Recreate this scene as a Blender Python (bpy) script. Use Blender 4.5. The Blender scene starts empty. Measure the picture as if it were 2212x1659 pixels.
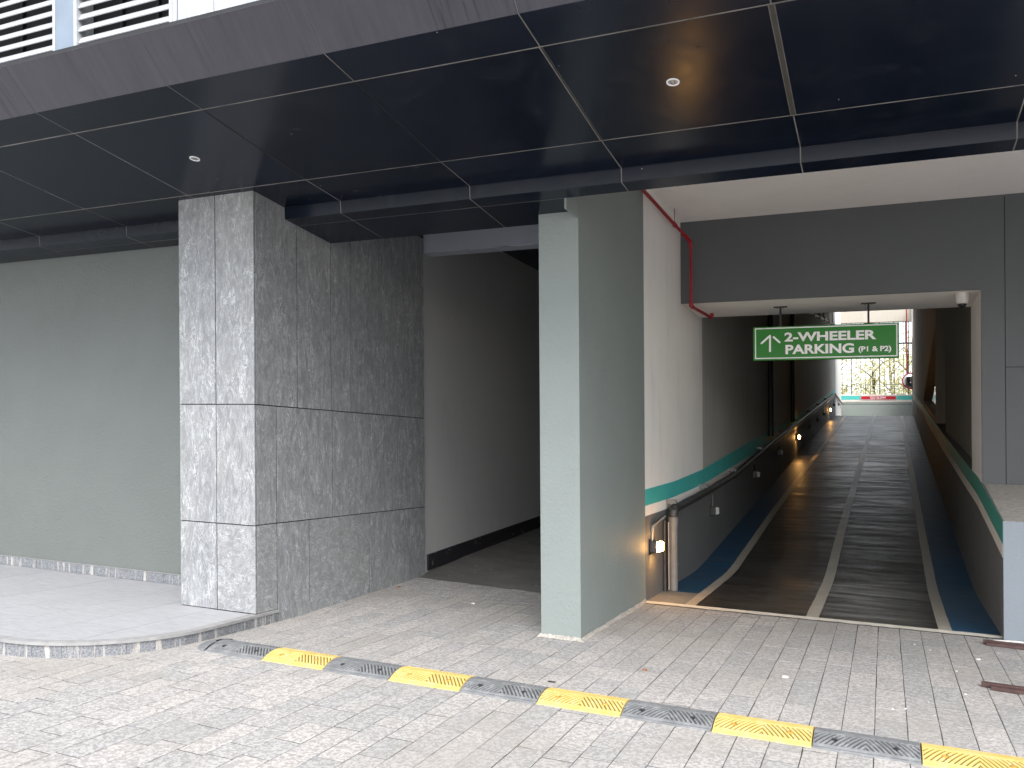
import bpy, math, random
import numpy as np
from mathutils import Matrix, Vector

random.seed(7)
RNG = np.random.default_rng(7)
SC = bpy.context.scene
COL = SC.collection

# ------------------------------------------------------------------ camera, light, exposure
SLOPE = .0336          # the site falls gently towards +x
LIFT = 1.5             # camera height over the drive


def W(p):
    return (p[0], p[1], p[2] - SLOPE * p[0] + LIFT)


YAW = math.atan(805 / 1808.)
cam_d = bpy.data.cameras.new('camera')
cam = bpy.data.objects.new('camera', cam_d)
COL.objects.link(cam)
cam.matrix_world = (Matrix.Translation((0, 0, LIFT)) @ Matrix.Rotation(YAW, 4, 'Z')
                    @ Matrix.Rotation(math.pi / 2, 4, 'X') @ Matrix.Rotation(-.0065, 4, 'Z'))
cam_d.sensor_width = 36
cam_d.lens = 36 * 1808 / 2212.
cam_d.shift_y = 160.7 / 2212.
cam_d.clip_start = .05
cam_d.clip_end = 2000
SC.camera = cam

SUN_EL, SUN_AZ = 49., 154.      # azimuth clockwise from +y
world = bpy.data.worlds.new('World')
SC.world = world
world.use_nodes = True
wn = world.node_tree
bg = wn.nodes['Background']
sky = wn.nodes.new('ShaderNodeTexSky')
sky.sky_type = 'NISHITA'
sky.sun_disc = False
sky.sun_elevation = math.radians(SUN_EL)
sky.sun_rotation = math.radians(SUN_AZ)
sky.air_density = 1.0
sky.dust_density = 2.5
sky.ozone_density = .6
hs = wn.nodes.new('ShaderNodeHueSaturation')      # thin overcast: most of the blue is gone
hs.inputs['Saturation'].default_value = .38
wn.links.new(sky.outputs[0], hs.inputs['Color'])
wn.links.new(hs.outputs[0], bg.inputs[0])
bg.inputs[1].default_value = .15

sun_d = bpy.data.lights.new('sun', 'SUN')
sun_d.energy = 1.0
sun_d.angle = math.radians(55)
sun_d.color = (1, .975, .95)
sun = bpy.data.objects.new('sun', sun_d)
COL.objects.link(sun)
az, el = math.radians(SUN_AZ), math.radians(SUN_EL)
to_sun = Vector((math.sin(az) * math.cos(el), math.cos(az) * math.cos(el), math.sin(el)))
sun.rotation_euler = to_sun.to_track_quat('Z', 'Y').to_euler()
sun.location = (0, 0, 30)

SC.view_settings.view_transform = 'Standard'
SC.view_settings.look = 'None'
SC.view_settings.gamma = 1
SC.view_settings.use_curve_mapping = False
SC.view_settings.exposure = 1.72
try:
    SC.cycles.max_bounces = 10
    SC.cycles.diffuse_bounces = 6
    SC.cycles.sample_clamp_indirect = 8
except Exception:
    pass

# ------------------------------------------------------------------ materials
def srgb(r, g, b):
    f = lambda c: (c / 255 / 12.92) if c / 255 <= .04045 else ((c / 255 + .055) / 1.055) ** 2.4
    return (f(r), f(g), f(b), 1)


class NT:
    def __init__(s, name):
        s.m = bpy.data.materials.new(name)
        s.m.use_nodes = True
        s.t = s.m.node_tree
        s.b = s.t.nodes['Principled BSDF']
        s.geo = None

    def n(s, t, **kw):
        nd = s.t.nodes.new(t)
        for k, v in kw.items():
            if k.startswith('_'):
                setattr(nd, k[1:], v)
            else:
                key = int(k[1:]) if k[0] == 'i' and k[1:].isdigit() else k
                s.set(nd.inputs[key], v)
        return nd

    def set(s, inp, v):
        if isinstance(v, bpy.types.NodeSocket):
            s.t.links.new(v, inp)
        elif isinstance(v, (tuple, list)) and len(v) == 3 and len(getattr(inp, 'default_value', (0,))) == 4:
            inp.default_value = (*v, 1)
        else:
            inp.default_value = v

    def pos(s, scale=(1, 1, 1), rand=0., rot=(0, 0, 0)):
        g = s.n('ShaderNodeNewGeometry')
        v = g.outputs['Position']
        if rand:
            oi = s.n('ShaderNodeObjectInfo')
            mm = s.n('ShaderNodeVectorMath', _operation='SCALE')
            cx = s.n('ShaderNodeCombineXYZ', X=oi.outputs['Random'], Y=oi.outputs['Random'], Z=oi.outputs['Random'])
            s.set(mm.inputs[0], cx.outputs[0])
            s.set(mm.inputs['Scale'], rand)
            ad = s.n('ShaderNodeVectorMath', _operation='ADD')
            s.set(ad.inputs[0], v)
            s.set(ad.inputs[1], mm.outputs[0])
            v = ad.outputs[0]
        mp = s.n('ShaderNodeMapping')
        s.set(mp.inputs['Vector'], v)
        mp.inputs['Scale'].default_value = scale
        mp.inputs['Rotation'].default_value = rot
        return mp.outputs[0]

    def noise(s, vec, scale, detail=4, rough=.55, dist=0.):
        return s.n('ShaderNodeTexNoise', Vector=vec, Scale=scale, Detail=detail, Roughness=rough,
                   Distortion=dist).outputs['Fac']

    def ramp(s, fac, a, b, va=0., vb=1.):
        return s.n('ShaderNodeMapRange', **{'Value': fac, 'From Min': a, 'From Max': b, 'To Min': va, 'To Max': vb}).outputs[0]

    def math(s, op, a, b=None, c=None):
        nd = s.n('ShaderNodeMath', _operation=op)
        s.set(nd.inputs[0], a)
        if b is not None:
            s.set(nd.inputs[1], b)
        if c is not None:
            s.set(nd.inputs[2], c)
        return nd.outputs[0]

    def mix(s, f, a, b, mode='MIX'):
        nd = s.n('ShaderNodeMix', _data_type='RGBA', _blend_type=mode)
        s.set(nd.inputs[0], f)
        s.set(nd.inputs[6], a)
        s.set(nd.inputs[7], b)
        return nd.outputs[2]

    def out(s, col, rough=.7, bump=None, strength=.3, dist=.01, **kw):
        s.set(s.b.inputs['Base Color'], col)
        s.set(s.b.inputs['Roughness'], rough)
        if bump is not None:
            bp = s.n('ShaderNodeBump', Height=bump, Strength=strength, Distance=dist)
            s.set(s.b.inputs['Normal'], bp.outputs[0])
        for k, v in kw.items():
            s.set(s.b.inputs[k.replace('_', ' ')], v)
        return s.m


def flat_mat(name, col, rough=.6, var=.12, scale=6, bumpscale=0, bstr=.2, **kw):
    t = NT(name)
    p = t.pos()
    n = t.noise(p, scale, 5, .6)
    dark = tuple(c * (1 - var) for c in col[:3])
    lite = tuple(min(1, c * (1 + var)) for c in col[:3])
    c = t.mix(t.ramp(n, .3, .7), dark, lite)
    b = t.noise(p, bumpscale, 4) if bumpscale else None
    return t.out(c, rough, b, bstr, .005, **kw)


M = {}

# painted rough render (grey green)
def stucco(name, col, stain=.12, bs=.9):
    t = NT(name)
    p = t.pos()
    big = t.noise(t.pos((1, 1, .75)), 1.3, 6, .6, .4)
    fine = t.noise(p, 45, 5, .6)
    patch = t.ramp(t.noise(p, 3.2, 3), .35, .75)
    pit = t.n('ShaderNodeTexVoronoi', Vector=p, Scale=38., Randomness=1.).outputs['Distance']
    pits = t.math('MULTIPLY', t.ramp(pit, .0, .22, 1, 0), patch)
    c = t.mix(t.ramp(big, .3, .72), tuple(x * (1 - stain) for x in col), tuple(x * (1 + stain) for x in col))
    c = t.mix(t.math('MULTIPLY', pits, .35), c, tuple(x * .55 for x in col))
    h = t.math('ADD', t.math('MULTIPLY', fine, t.ramp(patch, 0, 1, .4, 1.1)), t.math('MULTIPLY', pits, -.6))
    return t.out(c, .62, h, bs, .011, Specular_IOR_Level=.35)


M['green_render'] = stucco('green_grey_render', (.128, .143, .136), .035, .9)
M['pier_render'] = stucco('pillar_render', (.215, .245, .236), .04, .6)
M['grey_render'] = stucco('dark_grey_render', (.10, .107, .112), .05, .2)
M['blue_render'] = stucco('blue_grey_render', (.36, .39, .46), .05, .4)
M['low_grey'] = stucco('light_blue_grey_render', (.22, .25, .28), .06, .3)
M['end_grey'] = stucco('end_wall_paint', (.27, .31, .295), .05, .2)
M['dado'] = stucco('dado_grey_render', (.135, .138, .14), .08, .4)


def plaster(name, col, streak=.25):
    t = NT(name)
    p = t.pos()
    st = t.noise(t.pos((2.5, 2.5, .25)), 2.4, 6, .65, .3)
    m = t.noise(p, 1.1, 5, .6, .6)
    f = t.noise(p, 70, 3)
    d = t.math('MULTIPLY', t.ramp(st, .45, .75), t.ramp(m, .4, .65))
    c = t.mix(t.math('MULTIPLY', d, streak * 2), col, tuple(x * .6 for x in col))
    c = t.mix(t.ramp(m, .3, .7, 0, .25), c, tuple(x * .88 for x in col))
    return t.out(c, .75, f, .18, .003)


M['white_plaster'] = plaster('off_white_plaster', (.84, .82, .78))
M['inner_plaster'] = plaster('inner_grey_plaster', (.44, .43, .40), .35)
M['white_ceiling'] = plaster('off_white_ceiling', (.85, .83, .81), .10)
M['corr_plaster'] = plaster('grey_plaster', (.43, .43, .43), .12)
M['dark_plaster'] = plaster('streaked_dark_plaster', (.30, .29, .25), .45)
M['board_concrete'] = plaster('board_marked_concrete', (.58, .52, .43), .5)
M['header_concrete'] = plaster('pale_concrete', (.36, .33, .28), .2)
M['teal'] = flat_mat('teal_paint', (.07, .47, .44), .5, .06, 3, 60, .1)
M['teal_green'] = flat_mat('green_teal_paint', (.06, .30, .25), .5, .08, 3, 60, .1)
M['band_white'] = flat_mat('band_white_paint', (.66, .62, .57), .6, .05, 3, 60, .1)
M['black_metal'] = flat_mat('black_painted_metal', (.012, .012, .013), .4, .3, 20)
M['black_pipe'] = flat_mat('dusty_black_pipe', (.035, .034, .034), .5, .4, 12)
M['grey_pipe'] = flat_mat('grey_pvc', (.17, .17, .165), .45, .15, 8)
M['conduit'] = flat_mat('pale_conduit', (.36, .34, .31), .5, .15, 10)
M['red_pipe'] = flat_mat('red_pipe_paint', (.30, .012, .02), .35, .18, 9)
M['steel'] = flat_mat('galvanised_rod', (.22, .2, .18), .4, .2, 20, Metallic=.7)
M['lamp_body'] = flat_mat('brown_lamp_body', (.07, .062, .055), .45, .2, 10)
M['lens_off'] = flat_mat('frosted_glass', (.35, .36, .36), .25, .1, 10)
M['cam_white'] = flat_mat('white_plastic', (.62, .60, .56), .35, .05, 10)
M['cam_dome'] = flat_mat('smoked_dome', (.008, .008, .012), .06, .1, 10)
M['ground'] = flat_mat('pale_paved_ground', (.36, .35, .345), .85, .12, 1.5, 60, .4)
M['dark_void'] = flat_mat('dark_backing', (.015, .016, .018), .8, .2, 5)
M['seal'] = flat_mat('grey_sealant', (.19, .18, .165), .7, .45, 5, 40, .3)
M['seal_dark'] = flat_mat('open_dark_joint', (.004, .004, .005), .8, .3, 9)
M['louvre'] = flat_mat('pale_louvre_aluminium', (.33, .345, .36), .4, .06, 4)
M['mullion'] = flat_mat('blue_grey_mullion', (.16, .20, .25), .45, .1, 5)
M['sign_green'] = flat_mat('green_sign_face', (.008, .20, .010), .4, .06, 3)
M['sign_white'] = flat_mat('white_sign_letters', (.92, .92, .93), .4, .02, 3)
M['sign_red'] = flat_mat('red_sign_face', (.42, .012, .03), .35, .06, 3)
M['leaf_dry'] = flat_mat('dry_leaf', (.22, .10, .05), .7, .3, 40)
M['chip'] = flat_mat('pale_chip', (.62, .6, .56), .7, .15, 60)
M['hole'] = flat_mat('anchor_hole', (.015, .015, .016), .6, .2, 40)
M['bolt_rust'] = flat_mat('orange_anchor_plug', (.50, .24, .04), .6, .3, 40)
M['plank'] = flat_mat('red_brown_channel', (.07, .036, .032), .5, .35, 14, 40, .3)
M['mirror'] = flat_mat('mirror_glass', (.6, .62, .64), .04, .02, 3, Metallic=1.)
M['bark'] = flat_mat('bark', (.12, .09, .06), .9, .3, 12, 30, .5)
M['dirt'] = flat_mat('dusty_mortar', (.34, .32, .29), .9, .25, 25, 60, .6)

# dark composite soffit sheet
t = NT('navy_composite_sheet')
p = t.pos()
oi = t.n('ShaderNodeObjectInfo')
smear = t.noise(t.pos((1.2, 1.2, 1.2), rand=20.), 2.2, 6, .62, 1.2)
dust = t.noise(t.pos((18, 2.5, 2.5)), 3.0, 5, .7, .6)
c = t.mix(t.ramp(oi.outputs['Random'], 0, 1), (.0045, .0075, .015), (.007, .011, .022))
c = t.mix(t.math('MULTIPLY', t.ramp(smear, .52, .8), .35), c, (.03, .034, .042))
dots = t.n('ShaderNodeTexVoronoi', Vector=p, Scale=5.5, Randomness=1.).outputs['Distance']
dots = t.math('MULTIPLY', t.math('LESS_THAN', dots, .022), t.math('GREATER_THAN', smear, .48))
c = t.mix(t.math('MULTIPLY', dots, .8), c, (.5, .5, .5))
M['soffit'] = t.out(c, t.ramp(smear, .3, .8, .17, .30), smear, .015, .02, Specular_IOR_Level=.24)
M['soffit'].node_tree.nodes['Principled BSDF'].inputs['Coat Weight'].default_value = 0.

t = NT('weathered_grey_composite_sheet')
run = t.noise(t.pos((9, 1.2, 1.2), rand=3.), 2.0, 6, .7, .25)
drip = t.noise(t.pos((26, .9, .9)), 1.5, 3, .6, .1)
gate = t.ramp(t.noise(t.pos((1.3, .3, .3)), 1.2, 2), .48, .6)
c = t.mix(t.ramp(run, .35, .68), (.043, .042, .052), (.058, .057, .068))
c = t.mix(t.math('MULTIPLY', t.math('MULTIPLY', t.ramp(drip, .52, .64), gate), .85), c, (.018, .018, .026))
M['fascia'] = t.out(c, .42, run, .03, .01, Specular_IOR_Level=.4)


def stone(name, sc, rot=(0, 0, 0), base=((.15, .157, .166), (.275, .284, .295)), vein=.44):
    t = NT(name)
    p = t.pos(tuple(3.1 * k for k in sc), rand=9., rot=rot)
    warp = t.n('ShaderNodeTexNoise', Vector=p, Scale=3.2, Detail=3.)
    off = t.n('ShaderNodeVectorMath', _operation='MULTIPLY_ADD')
    t.set(off.inputs[0], warp.outputs['Color'])
    off.inputs[1].default_value = (.35, .35, .35)
    t.set(off.inputs[2], p)
    q = off.outputs[0]
    body = t.noise(q, 7, 8, .72, .8)
    fine = t.noise(q, 34, 6, .7, .5)
    big = t.noise(t.pos((1, 1, .6), rand=4.), 1.4, 4, .6)
    v1 = t.math('ABSOLUTE', t.math('SUBTRACT', t.noise(q, 5.5, 5, .6, 1.6), .5))
    v2 = t.math('ABSOLUTE', t.math('SUBTRACT', t.noise(q, 13, 4, .6, 1.8), .5))
    g1 = t.ramp(t.noise(q, 4, 3), .45, .62)
    vv = t.math('MAXIMUM', t.math('MULTIPLY', t.ramp(v1, 0, .028, 1, 0), g1), t.math('MULTIPLY', t.ramp(v2, 0, .035, .8, 0), t.ramp(body, .45, .6)))
    c = t.mix(t.ramp(t.math('ADD', t.math('MULTIPLY', body, .7), t.math('MULTIPLY', fine, .3)), .36, .66), base[0], base[1])
    c = t.mix(t.ramp(big, .4, .7, 0, .22), c, (.32, .315, .28))
    c = t.mix(t.math('MULTIPLY', vv, vein * 1.6), c, (.66, .68, .69))
    return t.out(c, t.ramp(body, .3, .7, .38, .6), t.math('ADD', body, t.math('MULTIPLY', vv, .5)), .35, .006, Specular_IOR_Level=.45)


M['stone_v'] = stone('vertical_veined_stone', (1, 1, .34))
M['stone_s'] = stone('swirl_veined_stone', (.8, .8, 1), (.3, .2, .4))
M['stone_up'] = stone('pale_facade_stone', (1, 1, .34), base=((.25, .27, .30), (.42, .44, .48)), vein=.4)

t = NT('speckled_granite')
p = t.pos()
g = t.noise(p, 90, 5, .75)
st = t.noise(t.pos((14, 14, 1.2)), 1.5, 4, .6)
c = t.mix(t.ramp(g, .38, .62), (.07, .075, .083), (.25, .26, .28))
c = t.mix(t.ramp(st, .55, .64, 0, .7), c, (.46, .44, .40))
M['granite'] = t.out(c, .6, g, .15, .003)

t = NT('grained_platform_stone')
oi = t.n('ShaderNodeObjectInfo')
g = t.noise(t.pos((2.2, 26, 4), rand=2.), 3.2, 7, .72, .5)
g2 = t.noise(t.pos((9, 60, 10)), 2.0, 5, .7, .3)
c = t.mix(t.ramp(g, .34, .66), (.23, .24, .255), (.385, .385, .395))
c = t.mix(t.ramp(g2, .6, .7, 0, .35), c, (.24, .26, .29))
c = t.mix(t.ramp(oi.outputs['Random'], 0, 1, 0, .14), c, (.4, .4, .42))
M['platform'] = t.out(c, .5, g, .1, .003)
M['nosing'] = flat_mat('stone_nosing', (.25, .25, .25), .6, .15, 14, 60, .2)

# drive pavers
t = NT('mottled_concrete_paver')
at = t.n('ShaderNodeAttribute', _attribute_name='tone')
tone = at.outputs['Fac']
p = t.pos()
sh = t.n('ShaderNodeVectorMath', _operation='MULTIPLY_ADD')
cx = t.n('ShaderNodeCombineXYZ', X=tone, Y=tone, Z=tone)
t.set(sh.inputs[0], cx.outputs[0])
sh.inputs[1].default_value = (31, 17, 5)
t.set(sh.inputs[2], p)
q = sh.outputs[0]
mot = t.noise(q, 46, 2.5, .5, .9)
fine = t.noise(q, 210, 3, .6)
dirt = t.noise(p, .9, 5, .6, .5)
c = t.mix(t.ramp(mot, .44, .56), (.245, .241, .236), (.385, .379, .370))
tint = t.mix(t.ramp(tone, 0, 1), (.84, .85, .86), (1.06, 1.03, 1.01))
c = t.mix(1., c, tint, 'MULTIPLY')
c = t.mix(t.ramp(dirt, .46, .66, 0, .5), c, (.25, .235, .205))
c = t.mix(t.ramp(fine, .35, .65, 0, .14), c, (.22, .21, .2))
M['paver'] = t.out(c, .82, t.math('ADD', t.math('MULTIPLY', mot, .5), t.math('MULTIPLY', fine, .5)), .45, .004)

t = NT('sandy_joint_bed')
n1 = t.noise(t.pos(), 2.3, 5, .7)
n2 = t.noise(t.pos(), 90, 4, .7)
c = t.mix(t.ramp(n1, .4, .62), (.02, .019, .018), (.085, .08, .074))
M['bed'] = t.out(t.mix(t.ramp(n2, .3, .7, 0, .5), c, (.04, .038, .036)), .95, n2, .5, .004)

# ramp concrete: brushed across, polished by tyres
t = NT('brushed_ramp_concrete')
g = t.noise(t.pos((.55, 3.2, 3.2)), 1.6, 9, .74, .25)
g2 = t.noise(t.pos((1.4, 12, 12)), 2.0, 6, .7, .3)
lane = t.noise(t.pos((1.7, .07, .07)), 1.4, 4, .6, .2)
big = t.noise(t.pos((.8, .5, .5)), .9, 4, .6)
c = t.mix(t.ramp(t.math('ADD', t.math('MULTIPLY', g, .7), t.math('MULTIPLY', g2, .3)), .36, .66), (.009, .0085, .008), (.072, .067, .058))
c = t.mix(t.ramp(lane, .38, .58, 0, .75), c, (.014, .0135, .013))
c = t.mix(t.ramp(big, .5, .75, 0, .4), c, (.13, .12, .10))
hh = t.math('ADD', t.math('MULTIPLY', g, .8), t.math('MULTIPLY', g2, .2))
M['ramp'] = t.out(c, t.ramp(g, .38, .62, .30, .52), hh, .3, .012, Specular_IOR_Level=.38)
t = NT('worn_cream_line_paint')
g = t.noise(t.pos((1, 9, 9)), 2.1, 6, .7, .3)
w = t.noise(t.pos(), 30, 5, .7)
c = t.mix(t.ramp(g, .35, .7), (.29, .27, .23), (.42, .395, .34))
c = t.mix(t.ramp(w, .6, .68, 0, .5), c, (.14, .13, .11))
M['line'] = t.out(c, t.ramp(g, .35, .65, .35, .5), g, .3, .01)
t = NT('worn_blue_floor_paint')
g = t.noise(t.pos((.8, 2.5, 2.5)), 2.1, 6, .7, .3)
w = t.noise(t.pos(), 3, 5, .7)
c = t.mix(t.ramp(g, .35, .7), (.006, .046, .10), (.011, .072, .15))
c = t.mix(t.ramp(w, .52, .7, 0, .35), c, (.12, .13, .13))
M['thr'] = flat_mat('worn_threshold_paint', (.62, .59, .52), .6, .15, 12, 60, .3)
M['blue'] = t.out(c, .45, g, .25, .01)
M['grey_strip'] = flat_mat('unpainted_edge_strip', (.17, .175, .175), .6, .2, 5, 40, .3)

t = NT('dusty_corridor_concrete')
n1 = t.noise(t.pos((1, 1.6, 1)), 2.2, 6, .7, .5)
sp = t.noise(t.pos((2, 7, 2)), 4.5, 3, .5)
c = t.mix(t.ramp(n1, .35, .7), (.075, .073, .068), (.13, .125, .115))
c = t.mix(t.math('GREATER_THAN', sp, .715), c, (.42, .40, .36))
M['corr_floor'] = t.out(c, .8, n1, .4, .01)
t = NT('chipped_black_skirting_paint')
n1 = t.noise(t.pos((1, 1, 2)), 6, 5, .7)
c = t.mix(t.ramp(n1, .6, .66), (.012, .012, .016), (.2, .19, .16))
M['skirt_black'] = t.out(c, .6, n1, .2, .005)

for nm, a, b, d in (('yellow_rubber', (.45, .32, .08), (.55, .41, .14), (.45, .40, .30)),
                    ('black_rubber', (.10, .106, .11), (.165, .173, .18), (.30, .30, .31))):
    t = NT(nm)
    at = t.n('ShaderNodeAttribute', _attribute_name='tone').outputs['Fac']
    p = t.pos()
    n1 = t.noise(p, 14, 5, .7)
    n2 = t.noise(p, 90, 4, .7)
    c = t.mix(t.ramp(n1, .3, .7), a, b)
    c = t.mix(t.ramp(at, 0, .9, 1., 0), c, tuple(x * .2 for x in a))
    wear = t.math('MULTIPLY', t.ramp(n1, .5, .72), t.ramp(n2, .4, .6))
    c = t.mix(t.math('MULTIPLY', wear, .55), c, d)
    M[nm] = t.out(c, .7, n2, .2, .003)

t = NT('sunlit_foliage')
oi = t.n('ShaderNodeObjectInfo')
n = t.noise(t.pos(), 1.1, 4, .6)
c = t.mix(t.ramp(n, .35, .65), (.50, .50, .24), (.72, .68, .42))
t.out(c, .6)
tr = t.n('ShaderNodeBsdfTranslucent', Color=t.mix(.5, c, (.6, .56, .2)))
mx = t.n('ShaderNodeMixShader', i0=.45)
t.set(mx.inputs[1], t.b.outputs[0])
t.set(mx.inputs[2], tr.outputs[0])
t.t.links.new(mx.outputs[0], t.t.nodes['Material Output'].inputs['Surface'])
M['foliage'] = t.m
M['soil'] = flat_mat('dry_soil', (.22, .17, .11), .95, .25, 3, 20, .6)


def emit_mat(name, col, strength):
    t = NT(name)
    t.out((.3, .25, .15), .3)
    t.set(t.b.inputs['Emission Color'], (*col, 1))
    t.b.inputs['Emission Strength'].default_value = strength
    return t.m


M['lens_on'] = emit_mat('lit_lens', (1, .50, .14), 38.)

# ------------------------------------------------------------------ object helpers
WL = {}


def tag(o, label=None, cat=None, group=None, kind=None):
    if label: o['label'] = label
    if cat: o['category'] = cat
    if group: o['group'] = group
    if kind: o['kind'] = kind
    return o


def thing(name, label, cat, at, group=None, kind=None):
    o = bpy.data.objects.new(name, None)
    COL.objects.link(o)
    o.empty_display_size = .2
    w = Vector(W(at))
    o.location = w
    WL[o] = w
    return tag(o, label, cat, group, kind)


def mesh(name, V, F, mat, parent=None, at=None, smooth=False, tone=None, uv=None):
    V = [W(v) for v in V]
    if at is None:
        if parent is None:
            at = V[0]
        else:
            n = len(V)
            at = (sum(v[0] for v in V) / n, sum(v[1] for v in V) / n, min(v[2] for v in V))
    else:
        at = W(at)
    me = bpy.data.meshes.new(name)
    me.from_pydata([(v[0] - at[0], v[1] - at[1], v[2] - at[2]) for v in V], [], F)
    me.materials.append(mat)
    if smooth:
        me.polygons.foreach_set('use_smooth', [True] * len(me.polygons))
    if tone is not None:
        a = me.attributes.new('tone', 'FLOAT', 'POINT')
        a.data.foreach_set('value', tone)
    me.update()
    o = bpy.data.objects.new(name, me)
    COL.objects.link(o)
    w = Vector(at)
    WL[o] = w
    if parent is not None:
        o.parent = parent
        o.location = w - WL[parent]
    else:
        o.location = w
    return o


class B:
    """collects vertices and faces of one mesh in building coordinates"""
    def __init__(s):
        s.V, s.F = [], []

    def add(s, V, F):
        k = len(s.V)
        s.V += [tuple(v) for v in V]
        s.F += [tuple(i + k for i in f) for f in F]
        return s

    def hexa(s, c):  # 8 corners: bottom 4 ccw, top 4 ccw
        return s.add(c, [(3, 2, 1, 0), (4, 5, 6, 7), (0, 1, 5, 4), (1, 2, 6, 5), (2, 3, 7, 6), (3, 0, 4, 7)])

    def box(s, x0, x1, y0, y1, z0, z1, bev=0.):
        if not bev:
            return s.hexa([(x0, y0, z0), (x1, y0, z0), (x1, y1, z0), (x0, y1, z0),
                           (x0, y0, z1), (x1, y0, z1), (x1, y1, z1), (x0, y1, z1)])
        b = bev
        k = len(s.V)
        P = []
        for z, i in ((z0, b), (z0 + b, 0), (z1 - b, 0), (z1, b)):
            j = 0 if i else b
            ii = i
            P += [(x0 + ii, y0 + ii, z), (x1 - ii, y0 + ii, z), (x1 - ii, y1 - ii, z), (x0 + ii, y1 - ii, z)]
        F = [(3, 2, 1, 0), (12, 13, 14, 15)]
        for r in range(3):
            for q in range(4):
                a, c = r * 4 + q, r * 4 + (q + 1) % 4
                F.append((a, c, c + 4, a + 4))
        return s.add(P, F)

    def tube(s, pts, r, n=12, cap=True):
        pts = [Vector(p) for p in pts]
        rings = []
        prev = None
        for i, p in enumerate(pts):
            if i == 0: d = pts[1] - p
            elif i == len(pts) - 1: d = p - pts[i - 1]
            else: d = (pts[i + 1] - p).normalized() + (p - pts[i - 1]).normalized()
            d.normalize()
            if prev is None:
                u = d.orthogonal().normalized()
            else:
                u = (prev - d * prev.dot(d)).normalized()
            prev = u
            v = d.cross(u)
            rr = r[i] if isinstance(r, (list, tuple)) else r
            rings.append([p + (u * math.cos(2 * math.pi * k / n) + v * math.sin(2 * math.pi * k / n)) * rr for k in range(n)])
        V = [tuple(q) for ring in rings for q in ring]
        F = []
        for i in range(len(rings) - 1):
            for k in range(n):
                a, b = i * n + k, i * n + (k + 1) % n
                F.append((a, b, b + n, a + n))
        if cap:
            F.append(tuple(range(n))[::-1])
            F.append(tuple(range((len(rings) - 1) * n, len(rings) * n)))
        return s.add(V, F)

    def lathe(s, c, prof, n=20, axis='z'):
        V, F = [], []
        for (r, h) in prof:
            for k in range(n):
                a = 2 * math.pi * k / n
                if axis == 'z': V.append((c[0] + r * math.cos(a), c[1] + r * math.sin(a), c[2] + h))
                elif axis == 'y': V.append((c[0] + r * math.cos(a), c[1] + h, c[2] + r * math.sin(a)))
                else: V.append((c[0] + h, c[1] + r * math.cos(a), c[2] + r * math.sin(a)))
        for i in range(len(prof) - 1):
            for k in range(n):
                a, b = i * n + k, i * n + (k + 1) % n
                F.append((a, b, b + n, a + n))
        F.append(tuple(range(n))[::-1])
        F.append(tuple(range((len(prof) - 1) * n, len(prof) * n)))
        return s.add(V, F)

    def prism(s, poly, axis, a, b):
        """poly: 2-D points; axis x -> (y,z), y -> (x,z), z -> (x,y)"""
        def P(p, h):
            return {'x': (h, p[0], p[1]), 'y': (p[0], h, p[1]), 'z': (p[0], p[1], h)}[axis]
        n = len(poly)
        V = [P(p, a) for p in poly] + [P(p, b) for p in poly]
        F = [tuple(range(n))[::-1], tuple(range(n, 2 * n))] + [(i, (i + 1) % n, n + (i + 1) % n, n + i) for i in range(n)]
        return s.add(V, F)

    def make(s, name, mat, parent=None, **kw):
        return mesh(name, s.V, s.F, M[mat], parent, **kw)


def box(name, mat, parent, *a, **kw):
    bev = kw.pop('bev', 0.)
    return B().box(*a, bev=bev).make(name, mat, parent, **kw)


# ------------------------------------------------------------------ the drive
def G(x, y):
    z = -1.5
    if y < 4.65:
        z -= .023 * (4.65 - max(y, 0))
    w = min(1, max(0, (-2.5 - x) / 2.1))
    if y > 5.9:
        z += .033 * (y - 5.9) * w - .012 * w
    elif y > 4.9:
        z -= .012 * w * (y - 4.9)
    return z


ys = [-150, -40, -10, 0, 1, 2, 3, 3.6, 4.1, 4.65, 4.9, 5.4, 5.9, 6.4, 6.9, 7.4, 8.12]
xs = [-150, -60, -20, -10, -7, -6, -5, -4.6, -4.2, -3.8, -3.4, -3, -2.5, -2, -1, 0, 1, 2, 4, 10, 30, 60, 150]
V = [(x, y, G(x, y) - .0030) for y in ys for x in xs]
nx = len(xs)
F = [(j * nx + i, j * nx + i + 1, (j + 1) * nx + i + 1, (j + 1) * nx + i) for j in range(len(ys) - 1) for i in range(nx - 1)]
F_in = [f for f in F if V[f[0]][0] >= -7 and V[f[1]][0] <= 2 and V[f[0]][1] >= 1]
F_out = [f for f in F if f not in set(F_in)]
gd = mesh('ground', V, F_out, M['ground'], at=(0, -5, -1.5))
tag(gd, 'pale paved ground in front of the building', kind='structure')
drive = mesh('pavement', V, F_in, M['bed'], at=(0, 4, -1.5))
tag(drive, 'mottled grey concrete paver drive in front of the building', kind='structure')

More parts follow.
